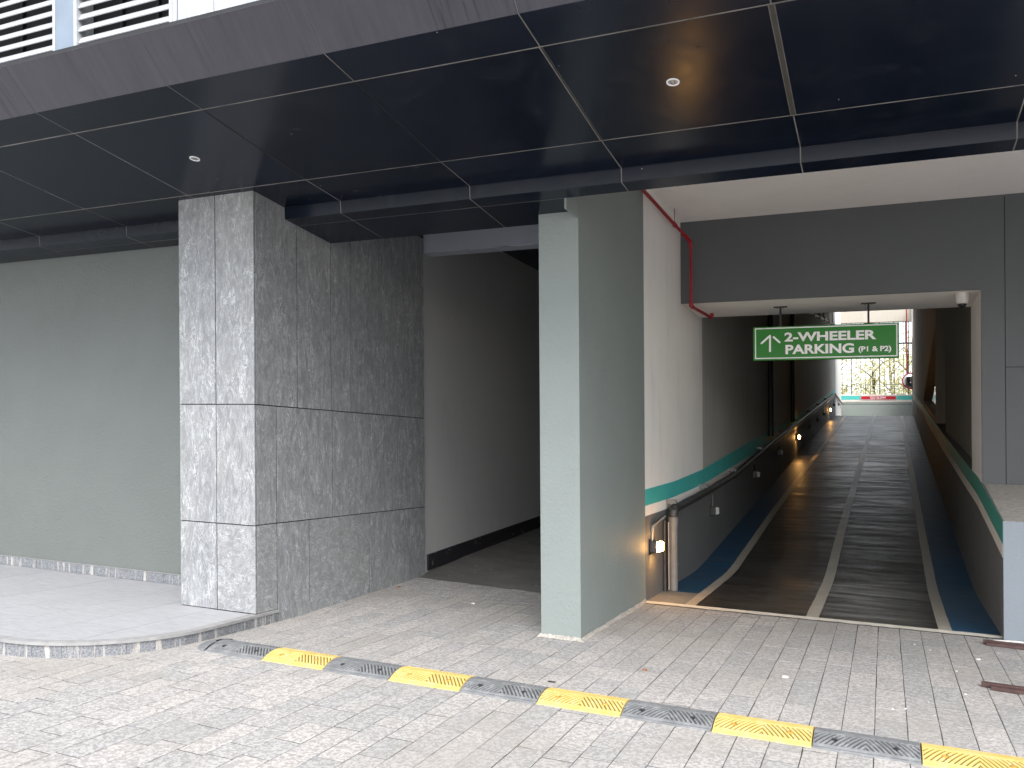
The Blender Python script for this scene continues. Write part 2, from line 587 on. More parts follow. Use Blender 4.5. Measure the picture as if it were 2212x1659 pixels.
pv = []
J0, PW = .106, .1655
kmin, kmax = int((-7.0 - J0) / PW), int((2.6 - J0) / PW)
for k in range(kmin, kmax):
    x0, x1 = J0 + k * PW, J0 + (k + 1) * PW
    # lower bound of y: a little outside the frame
    xm = (x0 + x1) / 2
    ylo = 2.0 if xm < -3.3 else 2.0 + (xm + 3.3) * .52
    ylo = max(1.6, ylo - .3)
    y = ylo - random.uniform(0, .3)
    yend = 8.01 if xm > -2.3 else 8.0 + random.uniform(-.12, .08)
    while y < yend:
        L = random.choice([.165, .25, .25, .33, .33, .42]) * random.uniform(.96, 1.04)
        if xm > -1.4 and y > 5:
            L *= 1.35
        y1 = min(y + L, yend)
        if yend - y1 < .1:
            y1 = yend
        ym = (y + y1) / 2
        inside = (x1 < -4.66 and y > 3.86 + (0 if xm < -5.6 else 1.0)) or (xm < -4.75 and y > 4.5) or \
                 (x1 < -5.6 and y > 3.86) or (x0 > -2.48 and x1 < -2.19 and y > 6.2)
        if not inside:
            d2 = xm * xm + ym * ym
            pv.append((d2, x0, x1, y, y1))
        y = y1
pv.sort()


def paver_geo(x0, x1, y0, y1):
    g = [random.uniform(.0016, .0036) for _ in range(2)] + [random.uniform(.0028, .0056) for _ in range(2)]
    x0 += g[0]; x1 -= g[1]; y0 += g[2]; y1 -= g[3]
    dz = random.gauss(0, .0004)
    tx, ty = random.gauss(0, .0004), random.gauss(0, .0004)
    ch = .002
    V = []
    for ins, h in ((0, -.02), (0, -.0006), (ch, 0)):
        for sx, sy in ((0, 0), (1, 0), (1, 1), (0, 1)):
            x = (x0 + ins) if not sx else (x1 - ins)
            y = (y0 + ins) if not sy else (y1 - ins)
            V.append((x + random.uniform(-.0008, .0008), y + random.uniform(-.0008, .0008),
                      G(x, y) + h + dz + tx * (sx - .5) * 2 + ty * (sy - .5) * 2))
    F = []
    for r in range(2):
        for q in range(4):
            a, b = r * 4 + q, r * 4 + (q + 1) % 4
            F.append((a, b, b + 4, a + 4))
    F.append((8, 9, 10, 11))
    return V, F


CR, SR = math.cos(YAW), math.sin(YAW)


def in_view(x, y, z):
    zz = z - SLOPE * x
    r = x * CR + y * SR
    f = -x * SR + y * CR
    if f < .3: return False
    return abs(r / f) < .612 + .02 and -(zz) / f < (829.5 - 160.7) / 1808 + .02


vis = [q for q in pv if in_view((q[1] + q[2]) / 2, (q[3] + q[4]) / 2, -1.5)]
rest = [q for q in pv if q not in set(vis)]
near, far_ = vis[:299], vis[299:] + rest
for (_, a, b, c, d) in near:
    V, F = paver_geo(a, b, c, d)
    mesh('paver', V, F, M['paver'], drive, tone=[random.random()] * len(V))
bb = B()
tones = []
for (_, a, b, c, d) in far_:
    V, F = paver_geo(a, b, c, d)
    bb.add(V, F)
    tones += [random.random()] * len(V)
fo = bb.make('paver', 'paver', drive, tone=tones)
fo['kind'] = 'stuff'

# threshold dust along pillar foot and dry leaves, chips
def chip(x, y, s, mat, name, label, cat, z=None, grp=None):
    z = G(x, y) + .001 if z is None else z
    n = 7
    b = B()
    ring = [(x + s * math.cos(2 * math.pi * i / n) * random.uniform(.7, 1.2), y + s * .8 * math.sin(2 * math.pi * i / n) * random.uniform(.7, 1.2)) for i in range(n)]
    V = [(px, py, z) for px, py in ring] + [(x + (px - x) * .75, y + (py - y) * .75, z + s * .45) for px, py in ring]
    F = [tuple(range(n, 2 * n))] + [(i, (i + 1) % n, n + (i + 1) % n, n + i) for i in range(n)]
    o = mesh(name, V, F, M[mat], None, at=(x, y, z))
    tag(o, label, cat, grp)
    return o


# ------------------------------------------------------------------ rubber speed bump
bump = thing('speed_bump', 'low rubber speed bump of alternating black and yellow chevron segments across the drive', 'speed bump', (-1.9, 4.53, -1.5))
SEG, BY0, BY1 = .508, 4.53, 4.85


def bump_h(v):
    v = min(max(v, 0), 1)
    return .010 + .036 * math.sin(math.pi * min(1, max(0, (v - .06) / .88))) ** .75 if .03 < v < .97 else .004 + .006


def segment(x0, color, first=False):
    nu, nv = 210, 76
    V, T = [], []
    w = BY1 - BY0
    seed = random.random() * 10
    for j in range(nv + 1):
        v = j / nv
        for i in range(nu + 1):
            u = i / nu
            h = bump_h(v)
            t_ = 1.
            ax = abs(u - .5) * SEG
            vv = v * w
            band = (.11 < v < .44) or (.60 < v < .9)
            if band and .012 < u < .988:
                ph = (ax + vv * .75) / .026
                fr = ph - math.floor(ph)
                rib = max(0, min(1, (abs(fr - .5) * 2 - .28) / .3))
                h += -.007 * (1 - rib)
                t_ = rib
            for bu in (.204, .776):
                rr = math.hypot((u - bu) * SEG, (v - .27) * w)
                if rr < .0165: h -= .012; t_ = .1
            if u in (0, 1) or j in (0, nv): h = 0.0
            px, py = x0 + .0015 + u * (SEG - .003), BY0 + v * w
            V.append((px, py, G(px, py) + h))
            T.append(t_)
    F = [(j * (nu + 1) + i, j * (nu + 1) + i + 1, (j + 1) * (nu + 1) + i + 1, (j + 1) * (nu + 1) + i) for j in range(nv) for i in range(nu)]
    s = mesh('segment', V, F, M[color + '_rubber'], bump, tone=T, at=(x0, BY0, -1.5))
    s['label'] = color + ' ribbed rubber segment'
    return s


protos = {}
for k in range(13):
    x0 = -4.414 + k * SEG
    colr = 'black' if k % 2 == 0 else 'yellow'
    if colr not in protos:
        s = segment(x0, colr)
        protos[colr] = (s, x0)
    else:
        p0, px = protos[colr]
        s = p0.copy()
        COL.objects.link(s)
        s.parent = bump
        s.location = p0.location + Vector((x0 - px, 0, -SLOPE * (x0 - px)))
        WL[s] = WL[p0] + Vector((x0 - px, 0, -SLOPE * (x0 - px)))
    for bu in (.204, .776):
        cx, cy = x0 + bu * SEG, BY0 + .27 * (BY1 - BY0)
        B().lathe((cx, cy, -1.5 + .026), [(.0135, 0), (.0135, .006), (.009, .009)], 10).make(
            'anchor_bolt', 'bolt_rust' if colr == 'yellow' else 'hole', s)
b = B()
n = 18
V, F = [], []
for (rr, h) in ((1, 0), (.96, .012), (.8, .022), (.76, .028), (.55, .036), (.5, .040), (.2, .044)):
    for i in range(n + 1):
        a = math.pi / 2 + math.pi * i / n
        V.append((-4.416 + .15 * rr * math.cos(a), 4.69 + .16 * rr * math.sin(a), -1.5 + h))
for r in range(6):
    for i in range(n):
        a = r * (n + 1) + i
        F.append((a, a + 1, a + n + 2, a + n + 1))
cap = mesh('end_cap', V, F, M['black_rubber'], bump, tone=[1.] * len(V), smooth=False)
cap['label'] = 'rounded dusty black end cap'

# ------------------------------------------------------------------ entrance platform
PZ = -1.407
arc = [(-5.6 + .97 * math.cos(a), 4.8 + .97 * math.sin(a)) for a in [math.radians(-90 + 5 * i) for i in range(19)]]
outline = [(-14, 3.83)] + [(x, max(3.83, y)) for x, y in arc] + [(-4.63, 5.60), (-4.63, 6.3), (-14, 6.3)]
plat = thing('platform', 'raised pale stone entrance platform with rounded corner left of the speed bump', 'platform', (-5.6, 4.8, -1.5), kind='structure')
del plat['category']


def inset(poly, d):
    n = len(poly); out = []
    for i in range(n):
        p0, p1, p2 = Vector(poly[i - 1]), Vector(poly[i]), Vector(poly[(i + 1) % n])
        e1, e2 = (p1 - p0).normalized(), (p2 - p1).normalized()
        n1, n2 = Vector((-e1.y, e1.x)), Vector((-e2.y, e2.x))
        m = (n1 + n2)
        m = m.normalized() / max(.3, m.normalized().dot(n1))
        out.append(tuple(p1 + m * d))
    return out


ins = inset(outline, .022)
B().prism(ins, 'z', -1.7, PZ - .004).make('platform_base', 'dirt', plat)
# nosing: strip along the outline
V, F = [], []
path = outline[:-2]
pin = inset(outline, .075)[:-2]
for (a, c) in zip(path, pin):
    V += [(a[0], a[1], PZ - .022), (a[0], a[1], PZ + .0), (c[0], c[1], PZ + .0012), (c[0], c[1], PZ - .022)]
for i in range(len(path) - 1):
    for q in range(4):
        a, b2 = i * 4 + q, i * 4 + (q + 1) % 4
        F.append((a, b2, b2 + 4, a + 4))
mesh('nosing', V, F, M['nosing'], plat)
# riser stones
def walk(poly, step):
    d = 0; pts = [poly[0]]; cur = Vector(poly[0]); i = 1; need = step
    while i < len(poly):
        nxt = Vector(poly[i]); seg = (nxt - cur).length
        if seg < need:
            need -= seg; cur = nxt; i += 1
        else:
            cur = cur + (nxt - cur).normalized() * need; pts.append(tuple(cur)); need = step
    pts.append(poly[-1])
    return pts


ris_out = inset(outline, .010)[:-2]
ris_out[0] = (-8.6, ris_out[0][1])
pts = walk(ris_out, .205)
for a, c in zip(pts[:-1], pts[1:]):
    a, c = Vector(a), Vector(c)
    if (c - a).length < .03: continue
    e = (c - a).normalized(); nn = Vector((-e.y, e.x))
    a2, c2 = a + e * .0012, c - e * .0012
    q = [a2, c2, c2 + nn * .014, a2 + nn * .014]
    B().hexa([(p_[0], p_[1], -1.62) for p_ in q] + [(p_[0], p_[1], PZ - .0235) for p_ in q]).make('riser_stone', 'granite', plat)


def clip(poly, conv):
    out = list(poly)
    n = len(conv)
    for i in range(n):
        a, b_ = Vector(conv[i]), Vector(conv[(i + 1) % n])
        if (b_ - a).length < 1e-6: continue
        nrm = Vector((-(b_ - a).y, (b_ - a).x))
        inp = out; out = []
        for j in range(len(inp)):
            p_, q_ = Vector(inp[j - 1]), Vector(inp[j])
            dp, dq = (p_ - a).dot(nrm), (q_ - a).dot(nrm)
            if dq >= 0:
                if dp < 0: out.append(tuple(p_ + (q_ - p_) * (dp / (dp - dq))))
                out.append(tuple(q_))
            elif dp >= 0:
                out.append(tuple(p_ + (q_ - p_) * (dp / (dp - dq))))
        if not out: return []
    return out


tile_area = inset(outline, .076)
xj = [-4.63, -5.105] + [-5.575 - .47 * i for i in range(8)]
for i in range(len(xj) - 1):
    xa, xb = xj[i + 1], xj[i]
    y = 3.83 - random.uniform(0, .5)
    while y < 6.1:
        y1 = y + .92
        q = clip([(xa + .0025, y + .0025), (xb - .0025, y + .0025), (xb - .0025, y1 - .0025), (xa + .0025, y1 - .0025)], tile_area)
        if len(q) > 2:
            B().prism(q, 'z', PZ - .012, PZ + random.uniform(-.0006, .0006)).make('platform_tile', 'platform', plat)
        y = y1

# ------------------------------------------------------------------ left rendered wall
lw = thing('rendered_wall', 'grey green rough rendered wall at the left behind the stone platform', 'wall', (-7, 6.06, PZ))
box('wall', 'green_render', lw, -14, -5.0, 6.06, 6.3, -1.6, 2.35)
x = -5.2
while x > -10.5:
    box('skirting_stone', 'granite', lw, x - .598, x - .002, 6.04, 6.062, PZ + .001, PZ + .095, bev=.003)
    x -= .6
box('skirting_cap', 'nosing', lw, -14, -5.0, 6.037, 6.064, PZ + .096, PZ + .101)

# ------------------------------------------------------------------ stone clad pier
pier = thing('stone_pier', 'pier clad in veined grey stone panels carrying the dark canopy', 'pier', (-5.05, 5.336, -1.5))
box('core', 'seal_dark', pier, -5.44, -4.6545, 5.3405, 8.07, -1.7, 2.36)


def panel_front(x0, x1, z0, z1, mat):
    B().box(x0 + .004, x1 - .004, 5.336 + random.uniform(0, .0015), 5.352, z0 + .004, z1 - .004, bev=.0012).make('cladding_panel', mat, pier)


def panel_side(y0, y1, z0, z1, mat):
    B().box(-4.666, -4.65 - random.uniform(0, .001), y0 + .0052, y1 - .0052, z0 + .004, z1 - .004, bev=.0012).make('cladding_panel', mat, pier)


for (z0, z1, m_) in ((-1.405, -.69, 's'), (-.69, .294, 'v'), (.294, 2.36, 'v')):
    panel_front(-5.458, -5.056, z0, z1, 'stone_v')
    panel_front(-5.056, -4.650, z0, z1, 'stone_' + m_)
for (z0, z1, js) in ((.294, 2.285, [5.352, 5.88, 6.369, 6.68, 7.175, 7.66, 8.07]),
                     (-.686, .294, [5.352, 5.60, 6.379, 7.256, 7.472, 8.07])):
    for a, c in zip(js[:-1], js[1:]):
        panel_side(a, c, z0, z1, 'stone_v')
for a, c, m_ in ((5.352, 5.60, 's'), (5.60, 6.03, 'v'), (6.03, 6.977, 's'), (6.977, 7.629, 'v'), (7.629, 8.07, 'v')):
    zb = PZ if a < 5.5 else -1.6
    panel_side(a, c, zb, -.686, 'stone_' + m_)
for (z0, z1) in ((-1.405, -.69), (-.69, .294), (.294, 2.36)):   # the return on the left
    B().box(-5.458, -5.442, 5.355, 6.06, z0 + .004, z1 - .004).make('cladding_panel', 'stone_v', pier)
box('top_trim', 'black_metal', pier, -4.665, -4.644, 7.35, 8.07, 2.287, 2.30)

# ------------------------------------------------------------------ free pillar
pil = thing('pillar', 'slim grey green painted pillar between the dark passage and the ramp', 'pillar', (-2.33, 6.165, -1.5))
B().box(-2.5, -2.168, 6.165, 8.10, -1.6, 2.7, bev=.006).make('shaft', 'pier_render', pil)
V, F = [], []
foot = [(-2.504, 8.0), (-2.504, 6.16), (-2.164, 6.16), (-2.164, 8.08)]
pts = []
for (a, c) in zip(foot[:-1], foot[1:]):
    n = 26
    for i in range(n):
        pts.append((a[0] + (c[0] - a[0]) * i / n, a[1] + (c[1] - a[1]) * i / n))
pts.append(foot[-1])
for i, (x, y) in enumerate(pts):
    r = .012 + random.uniform(0, .022)
    ox = -r if x < -2.49 else (r if x > -2.18 else 0)
    oy = -r if y < 6.2 else 0
    V += [(x, y, G(x, y) + .022 + random.uniform(0, .012)), (x + ox, y + oy, G(x + ox, y + oy) + .0015)]
for i in range(len(pts) - 1):
    F.append((2 * i, 2 * i + 1, 2 * i + 3, 2 * i + 2))
mesh('mortar_foot', V, F, M['dirt'], pil)

# ------------------------------------------------------------------ canopy
can = thing('canopy', 'dark navy panelled canopy with sloping soffit over the entrances', 'canopy', (-2, 5, 2.2))
prof = [(3.686, 2.428), (3.905, 2.203), (4.20, 2.166), (5.27, 2.027), (5.72, 1.988), (5.727, 1.890), (5.90, 1.875), (6.37, 1.834)]
names = ['fascia_panel', 'soffit_panel', 'soffit_panel', 'soffit_panel', 'drop_panel', 'soffit_panel', 'soffit_panel']
xjs = [-10.1, -8.9, -7.7, -6.505, -5.283, -4.078, -2.888, -1.688, -.487, .725, 1.93, 3.13]
gapx = {-.487: .017, -4.078: .010, -1.688: .010}


def slab(xa, xb, P, Q, th, sx0, sx1, g0, g1):
    (y0, z0), (y1, z1) = P, Q
    d = Vector((y1 - y0, z1 - z0)); L = d.length; e = d / L
    nrm = Vector((-e.y, e.x))  # pointing up / inward
    if nrm.y < 0 or (abs(e.x) < .2): nrm = Vector((abs(e.y), abs(e.x))) if abs(e.x) < .2 else -nrm
    a = Vector((y0, z0)) + e * g0
    c = Vector((y1, z1)) - e * g1
    a2, c2 = a + nrm * th, c + nrm * th
    return [(xa + sx0, a.x, a.y), (xb - sx1, a.x, a.y), (xb - sx1, c.x, c.y), (xa + sx0, c.x, c.y),
            (xa + sx0, a2.x, a2.y), (xb - sx1, a2.x, a2.y), (xb - sx1, c2.x, c2.y), (xa + sx0, c2.x, c2.y)]


gaps = [(0, .0), (.0, .0065), (.0065, .0065), (.0065, .0), (.0, .0), (.0, .003), (.003, .0)]
HX = [(0, 3, 2, 1), (4, 5, 6, 7), (0, 1, 5, 4), (1, 2, 6, 5), (2, 3, 7, 6), (3, 0, 4, 7)]
for s in range(7):
    for i in range(len(xjs) - 1):
        xa, xb = xjs[i], xjs[i + 1]
        if s == 6:
            if xa > -2.5: continue
            xb = min(xb, -2.19)
        if s >= 3 and xa == -5.283: pass
        wide = s in (2,)
        ga = gapx.get(xa, .005) if wide else (.004 if s else .0018)
        gb = gapx.get(xb, .005) if wide else (.004 if s else .0018)
        if s == 6 and xb == -2.19: gb = .0
        V = slab(xa, xb, prof[s], prof[s + 1], .004, ga, gb, *gaps[s])
        jz = random.uniform(-.0008, .0008)
        V = [(v[0], v[1], v[2] + jz) for v in V]
        mesh(names[s], V, HX, M['fascia' if s == 0 else 'soffit'], can)
b = B()
bd = B()
for s in range(7):
    xb = 3.13 if s < 6 else -2.195
    for i in range(len(xjs) - 1):
        xa, xc = xjs[i], min(xjs[i + 1], xb)
        if xa >= xb: continue
        V = slab(xa, xc, prof[s], prof[s + 1], .006, 0, 0, 0, 0)
        P4 = [(v[0], v[1] + (.002 if s in (0, 4) else 0), v[2] + .0012) for v in V[:4]]
        (b).add(P4, [(0, 3, 2, 1)])
b.make('joint_sealant', 'seal', can)
# open black joint at one bay, and the wide aluminium channel
for (xg, w_, mt, nm) in ((-4.078, .010, 'seal_dark', 'open_joint'), (-1.688, .0045, 'seal_dark', 'open_joint'), (-2.888, .0035, 'seal_dark', 'open_joint')):
    V = slab(xg - w_, xg + w_, prof[2], prof[3], .001, 0, 0, .006, .006)
    mesh(nm, [(v[0] + (.003 if xg > -2 else 0), v[1], v[2] + .0004) for v in V], HX, M[mt], can)
V = slab(-.487 - .0155, -.487 + .0155, prof[2], prof[3], .001, .003, .003, .006, .006)
mesh('channel_strip', [(v[0], v[1], v[2] + .0002) for v in V], HX, flat_mat('dark_channel', (.05, .047, .042), .5, .2, 9), can)
for yy in (4.32, 4.75, 5.16):
    zz = 2.166 + (2.027 - 2.166) * (yy - 4.2) / 1.07
    B().lathe((-.487, yy, zz + .0015), [(.004, 0), (.006, .001), (.006, .004)], 8).make('screw', 'steel', can)
box('canopy_top', 'dark_void', can, -14, 3.2, 3.70, 5.88, 2.43, 2.46)
box('end_cap', 'pier_render', can, -2.186, -2.17, 5.905, 6.164, 1.80, 2.2)


def downlight(x, y, label):
    z = 2.027 + (2.166 - 2.027) * (5.27 - y) / 1.07
    t_ = thing('downlight', label, 'light', (x, y, z), 'recessed downlights in the canopy soffit')
    n = 24
    slope = -(2.166 - 2.027) / 1.07

    def ring(r, dz):
        return [(x + r * math.cos(2 * math.pi * k / n), y + r * math.sin(2 * math.pi * k / n), z + slope * r * math.sin(2 * math.pi * k / n) + dz) for k in range(n)]
    V = ring(.038, .001) + ring(.037, -.004) + ring(.030, -.004) + ring(.028, -.001)
    F = [(r * n + k, r * n + (k + 1) % n, (r + 1) * n + (k + 1) % n, (r + 1) * n + k) for r in range(3) for k in range(n)]
    mesh('trim_ring', V, F, M['sign_white'], t_)
    V = ring(.028, -.001) + ring(.020, -.0026) + ring(.004, -.003)
    F = [(r * n + k, r * n + (k + 1) % n, (r + 1) * n + (k + 1) % n, (r + 1) * n + k) for r in range(2) for k in range(n)] + [tuple(2 * n + k for k in range(n))]
    o = mesh('reflector', V, F, M['lens_off'], t_)
    for s_ in (-1, 1):
        V = [(x + s_ * .012, y - .018, z - .0045 + .0024), (x + s_ * .017, y - .018, z - .0045 + .0024), (x + s_ * .007, y + .018, z - .0075), (x + s_ * .003, y + .018, z - .0075)]
        mesh('spring_clip', V, [(0, 1, 2, 3)], M['black_metal'], t_)


downlight(-1.087, 4.725, 'round white recessed downlight in the canopy panel above the ramp side')
downlight(-4.69, 4.748, 'round white recessed downlight in the canopy panel just left of the stone pier top')

# ------------------------------------------------------------------ storey above the canopy
up = thing('upper_facade', 'pale stone clad storey with louvred vents above the canopy', 'facade', (-3, 3.75, 2.46))
box('core', 'dark_void', up, -14, 3.3, 3.90, 9.7, 2.70, 8.0)
xa = -3.82
for w_ in (.28, .55, .55, .55, .55, .55, .55, .55, .55, .55, .55, .55, .55):
    for (z0, z1) in ((2.44, 3.6), (3.6, 4.8), (4.8, 6.0)):
        B().box(xa + .003, xa + w_ - .003, 3.74, 3.76, z0 + .003, z1 - .003).make('facade_panel', 'stone_up', up)
    xa += w_
box('backing', 'seal_dark', up, -3.80, 3.3, 3.765, 3.88, 2.44, 6.0)
box('wall_above', 'stone_up', up, -14, 3.3, 3.745, 3.88, 6.02, 8.0)
box('mullion', 'mullion', up, -4.866, -4.696, 3.74, 3.86, 2.44, 6.0)
box('mullion', 'mullion', up, -6.72, -6.55, 3.74, 3.86, 2.44, 6.0)
box('edge_trim', 'louvre', up, -3.885 + .028, -3.822, 3.735, 3.80, 2.44, 6.0)
box('mullion', 'mullion', up, -14, -8.4, 3.74, 3.86, 2.44, 6.0)


def louvre(x0, x1, label):
    t_ = thing('louvred_vent', label, 'louvre', ((x0 + x1) / 2, 3.74, 2.46), 'louvred vents above the canopy')
    b = B()
    b.box(x0, x0 + .028, 3.735, 3.86, 2.44, 4.4).box(x1 - .024, x1, 3.735, 3.86, 2.44, 4.4)
    b.box(x0 + .028, x1 - .024, 3.737, 3.86, 2.44, 2.478).box(x0 + .028, x1 - .024, 3.737, 3.86, 4.36, 4.4)
    b.make('frame', 'louvre', t_)
    B().box(x0 + .01, x1 - .01, 3.872, 3.884, 2.44, 4.4).make('mesh_backing', 'dark_void', t_)
    for xm in (x0 + (x1 - x0) * .35, x0 + (x1 - x0) * .72):
        box('inner_post', 'black_metal', t_, xm - .012, xm + .012, 3.845, 3.868, 2.48, 4.36)
    z = 2.50
    while z < 4.33:
        V = [(x0 + .028, 3.745, z), (x1 - .024, 3.745, z), (x1 - .024, 3.749, z - .004), (x0 + .028, 3.749, z - .004),
             (x0 + .028, 3.768, z + .044), (x1 - .024, 3.768, z + .044), (x1 - .024, 3.772, z + .041), (x0 + .028, 3.772, z + .041)]
        F = [(0, 1, 5, 4), (1, 2, 6, 5), (3, 7, 6, 2), (0, 4, 7, 3), (4, 5, 6, 7), (0, 3, 2, 1)]
        mesh('slat', V, F, M['louvre'], t_)
        z += .0745


louvre(-4.696, -3.86, 'pale metal louvre between the blue grey mullion and the stone facing, above the canopy')
louvre(-6.55, -4.866, 'pale metal louvre at the top left corner, left of the blue grey mullion')

# ------------------------------------------------------------------ passage beside the ramp
cor = thing('passage_walls', 'dim grey plastered passage between the stone pier and the pillar', 'wall', (-4.7, 8.1, -1.4))
b = B()
b.prism([(8.07, -1.7), (8.1, 2.36), (8.1, 2.62), (24, 2.62), (24, -1.7)], 'x', -4.90, -4.672)
b.make('side_wall', 'corr_plaster', cor)
box('end_wall', 'corr_plaster', cor, -4.9, -2.3, 24, 24.2, -1.7, 2.7)
box('ceiling', 'soffit', cor, -5.2, -2.3, 8.31, 24.2, 2.62, 2.72)
V = [(-4.672, 8.14, -1.40), (-4.65, 8.14, -1.40), (-4.65, 8.14, -1.225), (-4.672, 8.14, -1.225),
     (-4.672, 24, -.36), (-4.65, 24, -.36), (-4.65, 24, -.20), (-4.672, 24, -.20)]
mesh('skirting', V, [(0, 1, 2, 3), (7, 6, 5, 4), (0, 4, 5, 1), (1, 5, 6, 2), (2, 6, 7, 3), (3, 7, 4, 0)], M['skirt_black'], cor)
lin = thing('lintel', 'blue grey beam over the mouth of the dark passage', 'beam', (-3.6, 8.1, 2.13))
box('beam', 'blue_render', lin, -4.67, -2.49, 8.10, 8.30, 2.13, 2.72, bev=.004)
b = B()
for i in range(10):
    xa = -4.64 + random.uniform(0, 1.5)
    b.box(xa, xa + random.uniform(.05, .25), 8.0985, 8.104, 2.127, 2.131)
b.make('chipped_edge', 'chip', lin)
cf = B()
ylist = [7.86, 8.3, 9, 12, 16, 24.2]
zl = [G(-4.6, 7.86) - .003, -1.375 - .03, -1.335, -1.14, -.88, -.35]
V = []
for y, z in zip(ylist, zl):
    V += [(-4.70, y, z), (-2.30, y, z - (.064 if y < 8.2 else .04))]
fl = mesh('passage_floor', V, [(2 * i, 2 * i + 1, 2 * i + 3, 2 * i + 2) for i in range(5)], M['corr_floor'], at=(-3.5, 8, -1.45))
tag(fl, 'dusty dark concrete floor of the passage', kind='structure')

# ------------------------------------------------------------------ ramp floor
def rz(y):
    if y < 10.1: return -1.5
    if y < 11.1: return -1.5 + .054 * (y - 10.1) ** 2
    if y < 41: return -1.446 + .1084 * (y - 11.1)
    return -1.446 + .1084 * 29.9


def xr(y):
    return .92 + max(0, y - 12) * .0086


def lerp(y, T):
    for (a, va), (b_, vb) in zip(T[:-1], T[1:]):
        if y <= b_: return va + (vb - va) * (y - a) / (b_ - a)
    return T[-1][1]


yr = [8.0, 9, 10.1, 10.35, 10.6, 10.85, 11.1, 12, 13, 14, 16, 18, 20, 22, 24, 27, 30, 33, 36, 39, 41]
V = []
for y in yr:
    V += [(-2.3, y, rz(y)), (xr(y) + .3, y, rz(y))]
V += [(-2.3, 49.4, rz(41)), (7, 49.4, rz(41)), (7, 41.0, rz(41))]
k = len(yr)
F = [(2 * i, 2 * i + 1, 2 * i + 3, 2 * i + 2) for i in range(k - 1)] + [(2 * k - 2, 2 * k - 1, 2 * k + 2, 2 * k + 1, 2 * k)]
ramp = mesh('ramp_floor', V, F, M['ramp'], at=(-.6, 8, -1.5))
tag(ramp, 'brushed concrete ramp rising to the bright far end', kind='structure')


def strip(name, mat, y0, y1, L, R, lift, wob=0.):
    yy = [y for y in yr if y0 < y < y1] + list(np.arange(y0, min(y1, 16), .2)) + [y0, y1]
    yy = sorted(set(round(float(y), 3) for y in yy))
    V = []
    for y in yy:
        V += [(L(y) + random.uniform(-wob, wob), y, rz(y) + lift), (R(y) + random.uniform(-wob, wob), y, rz(y) + lift)]
    return mesh(name, V, [(2 * i, 2 * i + 1, 2 * i + 3, 2 * i + 2) for i in range(len(yy) - 1)], M[mat], ramp)


LL = [(8, -1.735), (10, -1.745), (15, -1.76), (19, -1.74), (24, -1.70), (41, -1.60)]
ML = [(8, -.616), (14, -.61), (27, -.51), (41, -.40)]
RL = [(8, .467), (10.7, .485), (15, .51), (41, .71)]
strip('edge_strip', 'grey_strip', 8.12, 8.85, lambda y: -2.169, lambda y: lerp(y, LL) - .04, .003)
strip('blue_strip', 'blue', 8.85, 22, lambda y: -2.169, lambda y: lerp(y, LL) - .04, .003)
strip('blue_strip', 'blue', 8.12, 24, lambda y: lerp(y, RL) + .04, lambda y: xr(y) - .002, .003)
for T in (LL, ML, RL):
    hw = .052 if T is not ML else .057
    strip('lane_line', 'line', 8.10, 41, lambda y: lerp(y, T) - hw, lambda y: lerp(y, T) + hw, .007, .0025)
b = B()
xx = np.linspace(-2.17, .91, 44)
V = []
for x in xx:
    V += [(x, 7.995 + random.uniform(-.008, .008), -1.492), (x, 8.125 + random.uniform(-.004, .004), -1.492)]
mesh('threshold_line', V, [(2 * i, 2 * i + 2, 2 * i + 3, 2 * i + 1) for i in range(len(xx) - 1)], M['thr'], ramp)

# ------------------------------------------------------------------ ramp left wall
rl = thing('ramp_left_wall', 'off white wall with teal stripe along the left of the ramp', 'wall', (-2.17, 8.1, -1.5))
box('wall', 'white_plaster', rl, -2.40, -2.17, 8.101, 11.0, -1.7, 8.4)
box('inner_wall', 'inner_plaster', rl, -2.40, -2.1705, 11.0, 49.2, -1.7, 8.4)  # darker plaster tone from behind the beam to the landing

TB = [(8.09, -.553), (9.3, -.52), (10.93, -.43), (15.3, -.046), (23.7, .78), (43.4, 2.935), (43.45, 3.017), (49.2, 3.017)]
TT = [(8.09, -.391), (9.37, -.342), (10.93, -.237), (15.3, .21), (23.2, .965), (43.4, 3.19), (43.45, 3.232), (49.2, 3.232)]


def band(name, mat, y0, y1, lo, hi, x, parent, thick, sgn):
    yy = sorted(set([y0, y1] + [a for a, _ in TB + TT if y0 < a < y1] + [y for y in yr if y0 < y < y1]))
    V = []
    for y in yy:
        xv = x(y)
        V += [(xv - sgn * .001, y, lo(y)), (xv + sgn * thick, y, lo(y)), (xv + sgn * thick, y, hi(y)), (xv - sgn * .001, y, hi(y))]
    F = []
    for i in range(len(yy) - 1):
        for q in range(4):
            a, c = i * 4 + q, i * 4 + (q + 1) % 4
            F.append((a, c, c + 4, a + 4) if sgn < 0 else (a, a + 4, c + 4, c))
    F += [(0, 1, 2, 3), tuple(len(V) - 1 - q for q in range(4))]
    return mesh(name, V, F, M[mat], parent)


xl = lambda y: -2.17
band('dado', 'dado', 8.102, 49.2, lambda y: rz(y) - .1, lambda y: lerp(y, TB) - .105, xl, rl, .003, 1)
band('teal_stripe', 'teal', 8.102, 49.2, lambda y: lerp(y, TB), lambda y: lerp(y, TT), xl, rl, .002, 1)
band('white_stripe', 'band_white', 11.0, 49.2, lambda y: lerp(y, TB) - .104, lambda y: lerp(y, TB) - .001, xl, rl, .0015, 1)
box('wall_pier', 'white_plaster', rl, -2.172, -2.155, 43.3, 49.2, rz(41), 8.3)

